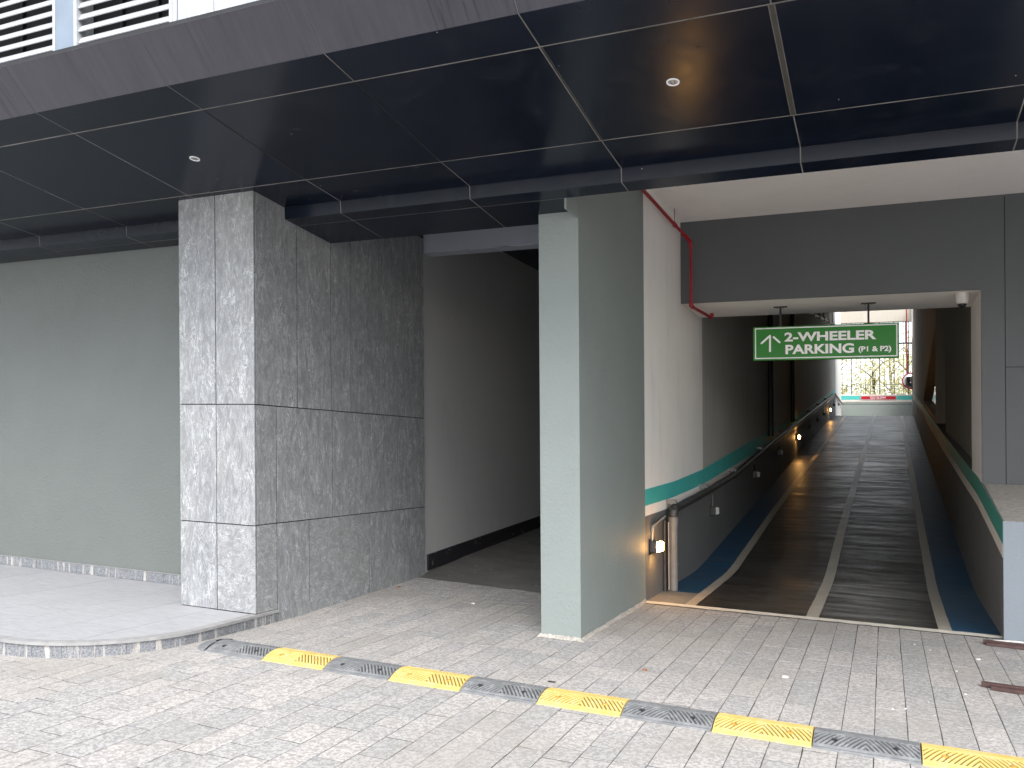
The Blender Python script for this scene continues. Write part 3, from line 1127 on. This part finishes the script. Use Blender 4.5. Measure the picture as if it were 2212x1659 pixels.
# ------------------------------------------------------------------ ceiling, beam and right facade
cl = thing('ramp_ceiling', 'off white plastered ceiling between the canopy and the grey beam', 'ceiling', (-.5, 7.5, 2.675))
box('slab', 'white_ceiling', cl, -2.49, 6, 5.86, 9.77, 2.675, 2.9)
box('slab_over_passage', 'corr_plaster', cl, -14, -2.50, 6.0, 8.1, 2.675, 2.9)
beam = thing('ramp_beam', 'wide dark grey beam over the ramp mouth with pale underside', 'beam', (-.6, 9.76, 1.728))
box('beam', 'grey_render', beam, -2.168, .909, 9.76, 9.80, 1.728, 2.674)
box('beam_underside', 'white_ceiling', beam, -2.168, .911, 9.797, 10.87, 1.7285, 2.9)
V = B()
rf = thing('right_wall', 'dark grey painted wall right of the ramp mouth with recessed joint lines', 'wall', (1.3, 9.76, -1.5))
box('wall', 'grey_render', rf, .909, 1.118, 9.76, 9.80, -1.6, 2.674)
box('wall_panel', 'grey_render', rf, 1.124, 6, 9.76, 9.80, -1.6, .925)
box('wall_panel', 'grey_render', rf, 1.124, 6, 9.76, 9.80, .931, 2.674)
box('joint_backing', 'seal_dark', rf, 1.0, 6, 9.775, 9.81, -1.6, 2.66)
box('jamb', 'white_ceiling', rf, .9095, 1.12, 9.797, 10.87, -.35, 2.9)
box('side_return', 'grey_render', rf, 5.8, 6, 5.9, 9.76, -1.6, 2.674)

# ------------------------------------------------------------------ parapet on the right
par = thing('ramp_parapet', 'low sloping grey parapet wall with teal stripe at the right of the ramp', 'wall', (1, 8.0, -1.5))
PT = [(8.0, -.517), (9.34, -.321), (10.2, -.2), (17.16, .458), (41.5, 2.90)]
xpp = lambda y: lerp(y, [(8.0, .893), (12, .918), (41.5, xr(41.5))])
yy = [8.0, 9.34, 10.2, 12, 14, 17.16, 20, 24, 28, 32, 36, 41.5]
V = []
for y in yy:
    z = lerp(y, PT)
    V += [(xpp(y), y, -1.7), (xpp(y) + .19, y, -1.7), (xpp(y) + .19, y, z), (xpp(y), y, z)]
F = [(0, 1, 2, 3), tuple(len(V) - 1 - q for q in range(4))]
for i in range(len(yy) - 1):
    for q in range(4):
        a, c = i * 4 + q, i * 4 + (q + 1) % 4
        F.append((a, a + 4, c + 4, c))
wallp = mesh('wall', V, F, M['dado'], par)
b = B()
b.box(.8935, 1.60, 7.985, 8.0, -1.7, -.517)
b.make('end_face', 'low_grey', par)
mesh('coping', [(.9, 7.99, -.5155), (1.60, 7.99, -.5155), (1.60, 9.755, -.2585), (.925, 9.755, -.2585),
                (.9, 7.99, -.53), (1.60, 7.99, -.53), (1.60, 9.755, -.28), (.925, 9.755, -.28)],
     [(0, 1, 2, 3), (7, 6, 5, 4), (0, 4, 5, 1), (1, 5, 6, 2), (2, 6, 7, 3), (3, 7, 4, 0)], M['dirt'], par)
TBs, TTs = TB, TT
TB = [(8.0, 0)]; TT = PT
band('teal_stripe', 'teal_green', 8.0, 41.4, lambda y: lerp(y, PT) - .19, lambda y: lerp(y, PT) - .002, xpp, par, .003, -1)
band('white_stripe', 'band_white', 8.0, 41.4, lambda y: lerp(y, PT) - .305, lambda y: lerp(y, PT) - .192, xpp, par, .003, -1)
TB, TT = TBs, TTs

# ------------------------------------------------------------------ inner right side of the ramp
ir = thing('inner_right_wall', 'streaked concrete wall with slanted opening above the parapet inside the ramp', 'wall', (1.05, 11, 0))
b = B()
b.prism([(10.871, -.4), (17.3, .2), (17.3, 6.2), (10.871, 5.0)], 'x', 1.03, 1.25)
b.make('near_wall', 'dark_plaster', ir)
box('recess_shade', 'seal_dark', ir, 1.19, 1.3, 17.3, 19.6, .2, 6.4)  # black sheet; the unlit gap's shade is put into its colour


def xb(y): return xr(y) + .012


A_, B_, C_ = (28.1, 1.69), (20.15, 2.80), (20.15, .86)
top = lambda y: 3.0 + .15 * (y - 10.87) + 1.4


def wallpoly(pts, th=.24):
    V = [(xb(y), y, z) for y, z in pts] + [(xb(y) + th, y, z) for y, z in pts]
    n = len(pts)
    F = [tuple(range(n)), tuple(range(2 * n - 1, n - 1, -1))] + [(i, n + i, n + (i + 1) % n, (i + 1) % n) for i in range(n)]
    return V, F


b = B()
b.add(*wallpoly([(19.6, .4), (20.15, .4), (20.15, 7.4), (19.6, 7.4)]))
b.add(*wallpoly([(20.15, .4), (28.1, .4), (28.1, 1.69), (20.15, .86)]))
b.add(*wallpoly([(20.15, 2.80), (28.1, 1.69), (28.1, 8.4), (20.15, 7.4)]))
b.add(*wallpoly([(28.1, .4), (41.4, 1.7), (41.4, 9.0), (28.1, 8.4)]))
b.make('board_marked_wall', 'board_concrete', ir)
box('back_wall', 'header_concrete', ir, 3.2, 3.4, 10.9, 41, -.5, 8)
box('back_floor', 'header_concrete', ir, 1.2, 3.2, 10.9, 41, -.5, -.4)

# sloping inner ceiling
V = [(-2.4, 10.86, 2.74), (7, 10.86, 2.74), (7, 42.5, 7.17), (-2.4, 42.5, 7.17)]  # unseen slab, shaped to stop short so sky light reaches the landing
V += [(v[0], v[1], v[2] + .3) for v in V]
inc = mesh('ramp_roof', V, [(0, 3, 2, 1), (4, 5, 6, 7), (0, 1, 5, 4), (1, 2, 6, 5), (2, 3, 7, 6), (3, 0, 4, 7)], M['corr_plaster'], at=(0, 10.9, 2.74))
tag(inc, 'sloping concrete slab above the ramp, mostly hidden', 'ceiling')

# far end
fe = thing('end_wall', 'low grey and teal striped wall below the barred opening at the ramp top', 'wall', (-.35, 49.2, 1.8))
box('wall', 'end_grey', fe, -2.4, 7, 49.2, 49.45, 1.5, 3.3)
box('white_stripe', 'band_white', fe, -2.155, 7, 49.19, 49.202, 2.906, 3.016)
box('teal_stripe', 'teal', fe, -2.155, 7, 49.192, 49.202, 3.018, 3.232)
box('top_stripe', 'band_white', fe, -2.155, 7, 49.19, 49.44, 3.234, 3.302)
box('groove', 'dado', fe, -2.155, 7, 49.185, 49.2, 2.78, 2.80)
hd = thing('end_beam', 'pale concrete beam above the barred opening at the ramp top', 'beam', (0, 49.2, 7.2))
box('beam', 'header_concrete', hd, -2.4, 7, 49.15, 49.5, 7.2, 8.3)
cc_ = thing('end_column', 'grey column with white upper part at the right of the barred opening', 'column', (1.6, 46.5, 1.8))
box('shaft', 'dado', cc_, 1.34, 2.3, 46.6, 49.1, 1.7, 6.04)
box('upper_shaft', 'band_white', cc_, 1.33, 2.31, 46.59, 49.1, 6.041, 8.0)

gr = thing('window_grille', 'tall dark barred grille closing the bright opening at the ramp top', 'grille', (-.4, 49.3, 3.3))
x = -2.1
i = 0
while x < 6:
    thick = any(abs(x - q) < .1 for q in (-1.63, -.22, .48, 1.18)) 
    B().box(x - (.022 if thick else .011), x + (.022 if thick else .011), 49.30 - (.02 if thick else 0), 49.33, 3.3, 7.2).make('bar', 'black_pipe', gr)
    x += .235
for z, x0 in ((7.15, -2.15), (6.95, .3), (6.58, .3), (5.76, .3), (5.44, .3), (3.84, -2.15), (3.62, -2.15)):
    box('rail', 'black_pipe', gr, x0, 6, 49.335, 49.35, z - .009, z + .009)
box('frame_rail', 'black_metal', gr, .3, 6, 49.24, 49.30, 6.0, 6.08)
box('frame_post', 'black_metal', gr, 1.03, 1.10, 49.22, 49.28, 6.08, 7.2)

mi = thing('convex_mirror', 'round convex mirror with red rim on a thin red pole at the ramp top', 'mirror', (1.28, 47.5, 1.8))
prof_m = [(.385, 0)] + [(.385 * math.cos(a), -.13 * math.sin(a)) for a in [math.radians(12 * i) for i in range(1, 8)]]
B().lathe((1.26, 47.5, 3.88), prof_m, 28, 'y').make('mirror_face', 'mirror', mi, smooth=True)
B().lathe((1.26, 47.5, 3.88), [(.38, -.03), (.43, -.02), (.43, .03), (.38, .04)], 28, 'y').make('rim', 'sign_red', mi)
B().tube([(1.07, 47.60, 3.9), (1.07, 47.60, 7.6)], .03, 8).make('pole', 'red_pipe', mi)

ps = thing('parking_sign', 'small green sign with white ring on the grey column at the ramp top', 'sign', (1.43, 46.57, 4.75))
box('board', 'sign_green', ps, 1.35, 1.56, 46.55, 46.575, 4.745, 5.06)
V, F = [], []
for k in range(24):
    a = 2 * math.pi * k / 24
    V += [(1.455 + .062 * math.cos(a), 46.545, 4.86 + .062 * math.sin(a)), (1.455 + .078 * math.cos(a), 46.545, 4.86 + .078 * math.sin(a))]
F = [(2 * k, 2 * k + 1, (2 * k + 3) % 48, (2 * k + 2) % 48) for k in range(24)]
mesh('ring', V, F, M['sign_white'], ps)
box('text_bar', 'sign_white', ps, 1.385, 1.525, 46.545, 46.55, 4.985, 5.01)
box('text_bar', 'sign_white', ps, 1.405, 1.505, 46.545, 46.55, 4.955, 4.97)


# ------------------------------------------------------------------ lettering
def lettering(txt, x0, x1, z0, z1, y, mat, parent, off=.02, name='lettering', spacing=1.0):
    cu = bpy.data.curves.new('txt', 'FONT')
    cu.body = txt
    cu.size = 1
    cu.offset = off
    cu.space_character = spacing
    cu.resolution_u = 6
    to = bpy.data.objects.new('txt', cu)
    COL.objects.link(to)
    dg = bpy.context.evaluated_depsgraph_get()
    dg.update()
    me = bpy.data.meshes.new_from_object(to.evaluated_get(dg))
    V = [tuple(v.co) for v in me.vertices]
    F = [tuple(p.vertices) for p in me.polygons]
    bpy.data.objects.remove(to)
    bpy.data.curves.remove(cu)
    bpy.data.meshes.remove(me)
    mx = [min(v[0] for v in V), max(v[0] for v in V)]
    my = [min(v[1] for v in V), max(v[1] for v in V)]
    V = [(x0 + (v[0] - mx[0]) / (mx[1] - mx[0]) * (x1 - x0), y, z0 + (v[1] - my[0]) / (my[1] - my[0]) * (z1 - z0)) for v in V]
    return mesh(name, V, F, M[mat], parent)


sg = thing('overhead_sign', 'green hanging sign reading 2-WHEELER PARKING (P1 & P2) with white arrow', 'sign', (-.63, 10.29, 1.097))
box('board', 'sign_green', sg, -1.421, .155, 10.27, 10.315, 1.097, 1.492, bev=.002)
b = B()
for (a0, a1, c0, c1) in ((-1.400, .138, 1.467, 1.479), (-1.400, .138, 1.115, 1.127), (-1.400, -1.388, 1.127, 1.467), (.126, .138, 1.127, 1.467)):
    b.box(a0, a1, 10.2675, 10.269, c0, c1)
b.make('border', 'sign_white', sg)
lettering('2-WHEELER', -1.065, -.077, 1.311, 1.419, 10.2678, 'sign_white', sg, .034)
lettering('PARKING', -1.055, -.31, 1.163, 1.275, 10.2678, 'sign_white', sg, .034)
lettering('(P1 & P2)', -.264, .075, 1.158, 1.236, 10.2678, 'sign_white', sg, .034)


def stroke(b, p, q, w, y):
    p, q = Vector(p), Vector(q)
    a0 = math.atan2(q.y - p.y, q.x - p.x)
    pts = [(q.x + w * math.cos(a0 + t_), q.y + w * math.sin(a0 + t_)) for t_ in np.linspace(-math.pi / 2, math.pi / 2, 9)]
    pts += [(p.x + w * math.cos(a0 + t_), p.y + w * math.sin(a0 + t_)) for t_ in np.linspace(math.pi / 2, 3 * math.pi / 2, 9)]
    b.add([(x, y, z) for x, z in pts], [tuple(range(18))])


b = B()
stroke(b, (-1.227, 1.382), (-1.229, 1.205), .0115, 10.2678)
stroke(b, (-1.229, 1.386), (-1.325, 1.300), .0115, 10.2672)
stroke(b, (-1.186, 1.369), (-1.120, 1.306), .0115, 10.2678)
b.make('arrow', 'sign_white', sg)
for xh in (-1.110, -.158):
    h = box('hanger', 'black_metal', sg, xh - .011, xh + .011, 10.282, 10.304, 1.49, 1.727)
    box('ceiling_plate', 'black_metal', h, xh - .077, xh + .077, 10.265, 10.32, 1.718, 1.7275)
    for dx in (-.035, .035):
        B().lathe((xh + dx, 10.29, 1.706), [(.004, 0), (.007, .003), (.007, .012)], 8).make('bolt', 'steel', h)
    box('foot_plate', 'black_metal', h, xh - .05, xh + .05, 10.28, 10.306, 1.4925, 1.498)

gs = thing('slow_sign', 'red GO SLOW sign on the striped wall at the ramp top', 'sign', (-.29, 49.19, 3.02))
box('board', 'sign_red', gs, -1.173, .593, 49.165, 49.186, 3.016, 3.226)
b = B()
for (a0, a1, c0, c1) in ((-1.16, .58, 3.205, 3.214), (-1.16, .58, 3.028, 3.037), (-1.16, -1.15, 3.037, 3.205), (.57, .58, 3.037, 3.205)):
    b.box(a0, a1, 49.160, 49.164, c0, c1)
b.make('border', 'sign_white', gs)
lettering('GO SLOW', -.684, .079, 3.069, 3.178, 49.16, 'sign_white', gs, .012)

# ------------------------------------------------------------------ dome camera
dc = thing('dome_camera', 'white dome security camera under the beam at the right of the ramp mouth', 'camera', (.752, 9.96, 1.728))
c0 = (.752, 9.96, 1.7285)
B().lathe(c0, [(.064, -.001), (.066, -.004), (.066, -.062), (.063, -.066)][::-1], 28).make('mount_ring', 'cam_white', dc, smooth=False)
B().lathe(c0, [(.060, -.066), (.0605, -.085), (.054, -.105), (.044, -.112)][::-1], 28).make('housing', 'cam_white', dc)
B().lathe(c0, [(.043, -.110), (.041, -.125), (.034, -.140), (.022, -.150), (.004, -.154)][::-1], 24).make('dome', 'cam_dome', dc, smooth=True)

# ------------------------------------------------------------------ pipes
rp = thing('sprinkler_pipe', 'thin red pipe running along the ceiling edge and down the grey beam', 'pipe', (-2.02, 9.65, 1.66))
B().tube([(-2.105, 6.3, 2.5), (-2.105, 9.30, 2.5)], .019, 14).make('pipe_run', 'red_pipe', rp)
B().tube([(-2.105, 9.30, 2.5), (-2.03, 9.62, 2.42)], .017, 14).make('pipe_run', 'red_pipe', rp)
B().tube([(-2.028, 9.66, 2.40), (-2.028, 9.66, 1.70)], .0165, 14).make('pipe_run', 'red_pipe', rp)
B().tube([(-2.025, 9.68, 1.672), (-1.96, 10.55, 1.672)], .0175, 14).make('pipe_run', 'red_pipe', rp)
for p0, p1, p2, r in (((-2.07, 9.46, 2.46), (-2.03, 9.645, 2.415), (-2.028, 9.66, 2.35), .025),
                      ((-2.028, 9.66, 1.73), (-2.028, 9.66, 1.675), (-2.022, 9.73, 1.672), .024),
                      ((-1.967, 10.47, 1.672), (-1.96, 10.56, 1.672), (-1.96, 10.56, 1.728), .023)):
    B().tube([p0, p1, p2], r, 14).make('elbow', 'red_pipe', rp)
B().lathe((-2.105, 9.2, 2.5), [(.022, -.02), (.026, -.02), (.026, .02), (.022, .02)], 14, 'y').make('coupling', 'red_pipe', rp)
hg = B().tube([(-2.105, 9.18, 2.675), (-2.105, 9.18, 2.53)], .005, 8).make('hanger_rod', 'steel', rp)
B().lathe((-2.105, 9.18, 2.515), [(.012, 0), (.012, .014)], 8).make('nut', 'black_metal', hg)

dp = thing('drain_pipe', 'grey downpipe with sloping black pipe following the ramp wall', 'pipe', (-2.08, 8.92, -1.5))
B().tube([(-2.08, 8.92, -1.5), (-2.08, 8.92, -.78)], .046, 18).make('downpipe', 'grey_pipe', dp)
B().tube([(-2.08, 8.92, -.80), (-2.08, 8.92, -.71)], .053, 18).make('socket', 'grey_pipe', dp)
B().tube([(-2.08, 8.92, -.715), (-2.08, 8.93, -.655), (-2.08, 8.96, -.625), (-2.08, 9.10, -.612)], .05, 18).make('elbow', 'black_pipe', dp)
B().tube([(-2.08, 9.05, -.625), (-2.08, 10.9, -.505)], .043, 16).make('sloping_pipe', 'black_pipe', dp)
B().tube([(-2.08, 10.88, -.507), (-2.08, 12.9, -.345), (-2.08, 18.7, .34)], .043, 16).make('sloping_pipe', 'black_pipe', dp)
B().tube([(-2.08, 18.7, .34), (-2.08, 22.4, .735), (-2.08, 41.4, 2.82)], .043, 12).make('sloping_pipe', 'black_pipe', dp)
B().tube([(-2.08, 41.4, 2.82), (-2.08, 49.0, 2.75)], .05, 12).make('end_pipe', 'conduit', dp)
for y, z in ((8.98, -.57), (10.75, -.46), (13, -.29), (16, .07), (19.5, .47), (23, .85), (27, 1.29), (31, 1.72), (35, 2.16)):
    box('clamp', 'grey_pipe', dp, -2.169, -2.06, y - .02, y + .02, z, z + .045)
B().tube([(-2.14, 8.78, -1.5), (-2.14, 8.78, -.74)], .016, 10).make('side_pipe', 'black_pipe', dp)
B().tube([(-2.115, 8.855, -1.49), (-2.115, 8.855, -.76)], .007, 8).make('cable', 'conduit', dp)
box('pipe_clip', 'steel', dp, -2.169, -2.026, 8.905, 8.93, -1.215, -1.205)
box('trunking', 'grey_pipe', dp, -2.169, -2.13, 9.02, 9.07, -1.5, -1.02)

cd = thing('lamp_conduit', 'thin pale conduit running from the near wall lamp up to the black pipe', 'conduit', (-2.15, 8.3, -.9))
B().tube([(-2.15, 8.30, -.92), (-2.15, 8.30, -.82)], .010, 10).make('conduit_run', 'conduit', cd)
B().tube([(-2.15, 8.30, -.83), (-2.15, 8.305, -.79), (-2.15, 8.33, -.768), (-2.15, 8.40, -.757)], .014, 10).make('bend', 'conduit', cd)
B().tube([(-2.15, 8.39, -.76), (-2.15, 8.86, -.70)], .010, 10).make('conduit_run', 'conduit', cd)
B().tube([(-2.15, 8.36, -.742), (-2.15, 8.50, -.725), (-2.15, 8.86, -.675)], .004, 6).make('wire', 'black_metal', cd)

for (x, y, z0, nm) in ((-2.12, 22.3, .80, 'a'), (-2.12, 17.8, .35, 'b')):
    vp = B().tube([(x, y, z0), (x, y, 6.5 if y > 20 else 5.0)], .05 if y > 20 else .055, 12).make('riser_pipe', 'black_metal')
    tag(vp, 'black vertical pipe on the left ramp wall beside the second lit lamp' if y > 20 else 'black vertical pipe on the left ramp wall behind the left sign hanger', 'pipe')

hp = thing('hung_conduit', 'bright metal conduit hung from rods along the top of the left ramp wall', 'conduit', (-1.75, 24, 3.9))
B().tube([(-1.75, 20.0, 3.33), (-1.75, 34.8, 5.06)], .04, 10).make('conduit_run', 'louvre', hp)
for y in (21.5, 24, 26.2, 28.4, 30.7, 33.3):
    z = 3.33 + (y - 20) * .1169
    box('coupling', 'black_pipe', hp, -1.795, -1.705, y - .12, y + .12, z - .045, z + .05)
    B().tube([(-1.75, y, z), (-1.75, y, z + 1.0 + (y - 21) * .02)], .012, 6).make('hanger_rod', 'black_metal', hp)

# ------------------------------------------------------------------ wall lamps
def lamp(y, z, lit, label):
    t_ = thing('wall_lamp', label, 'lamp', (-2.17, y, z - .06), 'square wall lamps along the ramp')
    bd_ = B().box(-2.168, -2.095, y - .075, y + .075, z - .055, z + .055, bev=.006).make('housing', 'lamp_body', t_)
    B().box(-2.168, -2.158, y - .09, y + .09, z - .075, z + .07).make('back_plate', 'black_metal', t_)
    V = [(-2.094, y - .07, z - .05), (-2.094, y + .07, z - .05), (-2.094, y + .07, z + .05), (-2.094, y - .07, z + .05),
         (-2.055, y - .055, z - .04), (-2.055, y + .055, z - .04), (-2.055, y + .055, z + .042), (-2.055, y - .055, z + .042)]
    o = mesh('lens', V, [(0, 3, 2, 1), (4, 5, 6, 7), (0, 1, 5, 4), (1, 2, 6, 5), (2, 3, 7, 6), (3, 0, 4, 7)], M['lens_on' if lit else 'lens_off'], t_)
    if y > 9:
        zt = lerp(y, TB) - .2
        if zt > z + .1:
            B().tube([(-2.15, y, z + .05), (-2.15, y, zt)], .01, 6).make('drop_conduit', 'black_metal' if y > 15 else 'grey_pipe', t_)
    if lit:
        L = bpy.data.lights.new('lamp_light', 'SPOT')
        L.energy = lit
        L.spot_size = math.radians(125)
        L.spot_blend = 1.
        L.color = (1, .50, .13)
        L.shadow_soft_size = .03
        lo = bpy.data.objects.new('lamp_light', L)
        COL.objects.link(lo)
        lo.parent = t_
        lo.location = Vector(W((-2.05, y, z - .045))) - WL[t_]
        lo.rotation_euler = (0, math.radians(28), 0)
    return t_


lamp(8.33, -.972, 1.2, 'lit amber wall lamp nearest the viewer beside the pillar')
lamp(11.55, -.80, 0, 'unlit grey wall lamp under the black pipe just beyond the downpipe')
lamp(15.6, -.39, 0, 'unlit wall lamp in the shadow, second beyond the downpipe')
lamp(19.4, .02, 0, 'unlit wall lamp just before the second lit lamp')
lamp(23.5, .448, 1., 'lit amber wall lamp halfway up the ramp below the black riser pipe')
lamp(27.9, .86, 0, 'unlit wall lamp next above the halfway lit lamp')
lamp(31.1, 1.205, 0, 'unlit wall lamp midway between the two upper lit lamps')
lamp(34.4, 1.56, 0, 'unlit wall lamp just below the farthest lit lamp')
lamp(37.9, 1.90, 1., 'farthest lit amber wall lamp near the ramp top')
lamp(41.4, 2.30, 0, 'unlit wall lamp just beyond the farthest lit lamp')
lamp(45.6, 2.56, 0, 'last unlit wall lamp at the top landing corner')

# ------------------------------------------------------------------ loose things on the drive
def channel(x0, y0, x1, y1, z, label, step):
    t_ = thing('metal_channel', label, 'bar', (x0, y0, z), 'red brown bars lying on the pavers')
    d = Vector((x1 - x0, y1 - y0)).normalized(); nn = Vector((-d.y, d.x))
    for k, (o0, w_, h0, h1, s_) in enumerate(((0, .052, 0, .022, 0.), (.054, .04, 0, .030, step))):
        a = Vector((x0, y0)) + nn * o0 + d * s_
        c = Vector((x1, y1)) + nn * o0
        q = [a, c, c + nn * w_, a + nn * w_]
        B().hexa([(v.x, v.y, z + h0) for v in q] + [(v.x, v.y, z + h1) for v in q]).make('bar', 'plank', t_)


channel(.735, 7.66, 1.75, 7.60, -1.497, 'red brown bar lying at the foot of the parapet', -.02)
channel(.62, 6.20, 1.7, 6.10, -1.497, 'red brown bar lying on the pavers at the right edge nearest the viewer', -.055)
wp = B().tube([(.80, 7.83, -1.488), (.95, 7.86, -1.484), (1.7, 7.83, -1.484)], .010, 8).make('white_tube', 'cam_white')
tag(wp, 'thin white tube lying behind the upper red brown bar', 'tube')
chip(-.62, 5.86, .022, 'chip', 'chip', 'white rounded chip on the pavers before the ramp', 'chip')
random.seed(11)
for i in range(16):
    x, y = random.uniform(.0, 1.0), random.uniform(5.4, 7.6)
    chip(x, y, random.uniform(.004, .009), 'chip', 'crumb', 'tiny pale crumb scattered on the pavers near the parapet', 'crumb', grp='pale crumbs near the parapet')
chip(.63, 7.1, .018, 'chip', 'chip', 'larger pale crumbled chip near the upper red brown bar', 'chip')
chip(-3.55, 7.05, .02, 'chip', 'chip', 'white chip on the shaded pavers before the dark passage', 'chip')
chip(-1.50, 5.57, .02, 'leaf_dry', 'dry_leaf', 'small brown dry leaf between speed bump and pillar', 'leaf')
chip(-4.55, 7.35, .025, 'leaf_dry', 'dry_leaf', 'brown dry leaf at the foot of the stone pier', 'leaf')
for (x, y, s_) in ((-1.94, 4.98, .02), (-1.40, 4.42, .012), (-2.55, 6.12, .018)):
    pass
st = B().box(-1.98, -1.93, 4.985, 5.0, -1.5, -1.494).make('twig', 'hole')
tag(st, 'short dark twig just beyond the speed bump', 'twig')

# ------------------------------------------------------------------ outside beyond the grille
og = mesh('far_ground', [(-40, 49.45, 1.6), (60, 49.45, 1.6), (200, 400, 1.6), (-200, 400, 1.6)], [(0, 1, 2, 3)], M['soil'], at=(0, 49.5, 1.6))
tag(og, 'dry ground beyond the barred opening', kind='structure')


def tree(x, y, h, r, label, n=2600, seed=1):
    rg = np.random.default_rng(seed)
    t_ = thing('tree', label, 'tree', (x, y, 1.6), 'trees beyond the barred opening')
    b = B().tube([(x, y, 1.55), (x + .1, y, 1.6 + h * .3), (x - .05, y + .1, 1.6 + h * .6), (x, y, 1.6 + h * .85)], [.12, .09, .06, .02], 8)
    for k in range(7):
        a = k * 2.4
        z0 = 1.6 + h * (.3 + .07 * k)
        b.tube([(x, y, z0), (x + math.cos(a) * r * .4, y + math.sin(a) * r * .4, z0 + h * .1), (x + math.cos(a) * r * .8, y + math.sin(a) * r * .8, z0 + h * .14)], [.05, .03, .01], 6)
    b.make('trunk', 'bark', t_)
    cl_ = rg.normal(size=(46, 3)); cl_ /= np.linalg.norm(cl_, axis=1)[:, None]
    cl_ *= rg.uniform(.3, 1, (46, 1))
    cen = np.array([x, y, 1.6 + h * .55]) + cl_ * np.array([r, r, h * .48])
    ci = rg.integers(0, 46, n)
    P = cen[ci] + rg.normal(size=(n, 3)) * r * .17
    a = rg.normal(size=(n, 3)); a /= np.linalg.norm(a, axis=1)[:, None]
    c = rg.normal(size=(n, 3)); c = np.cross(a, c); c /= np.linalg.norm(c, axis=1)[:, None]
    s_ = rg.uniform(.05, .11, (n, 1))
    V = np.stack([P - a * s_, P + c * s_ * .5, P + a * s_, P - c * s_ * .5], 1).reshape(-1, 3)
    F = [(4 * i, 4 * i + 1, 4 * i + 2, 4 * i + 3) for i in range(n)]
    mesh('crown', [tuple(v) for v in V], F, M['foliage'], t_)


tree(-2.6, 54, 6.2, 1.5, 'loose yellow green tree at the left behind the grille', 1500, 1)
tree(-.6, 56, 5.4, 1.5, 'sunlit bushy tree in the middle behind the grille', 1700, 2)
tree(1.3, 54.5, 5.8, 1.3, 'thin bright tree at the right behind the grille', 1300, 3)
tree(3.4, 58, 7, 2.0, 'tall tree at the far right behind the grille', 1300, 4)
tree(-4.2, 60, 7, 2.0, 'tall pale tree farther off behind the left of the grille', 1100, 5)
tree(.4, 62, 7.5, 2.2, 'tall pale tree farthest off behind the middle of the grille', 1200, 6)
n = 9000
rg = np.random.default_rng(5)
P = np.stack([rg.uniform(-7, 8, n), rg.uniform(51, 53, n), 1.6 + rg.uniform(0, 1, n) ** 1.3 * 2.2], 1)
a = rg.normal(size=(n, 3)); a /= np.linalg.norm(a, axis=1)[:, None]
c = np.cross(a, rg.normal(size=(n, 3))); c /= np.linalg.norm(c, axis=1)[:, None]
V = np.stack([P - a * .07, P + c * .035, P + a * .07, P - c * .035], 1).reshape(-1, 3)
sh = mesh('undergrowth', [tuple(v) for v in V], [(4 * i, 4 * i + 1, 4 * i + 2, 4 * i + 3) for i in range(n)], M['foliage'], at=(0, 52, 1.6))
tag(sh, 'low leafy undergrowth behind the grille at the ramp top', 'undergrowth', kind='stuff')
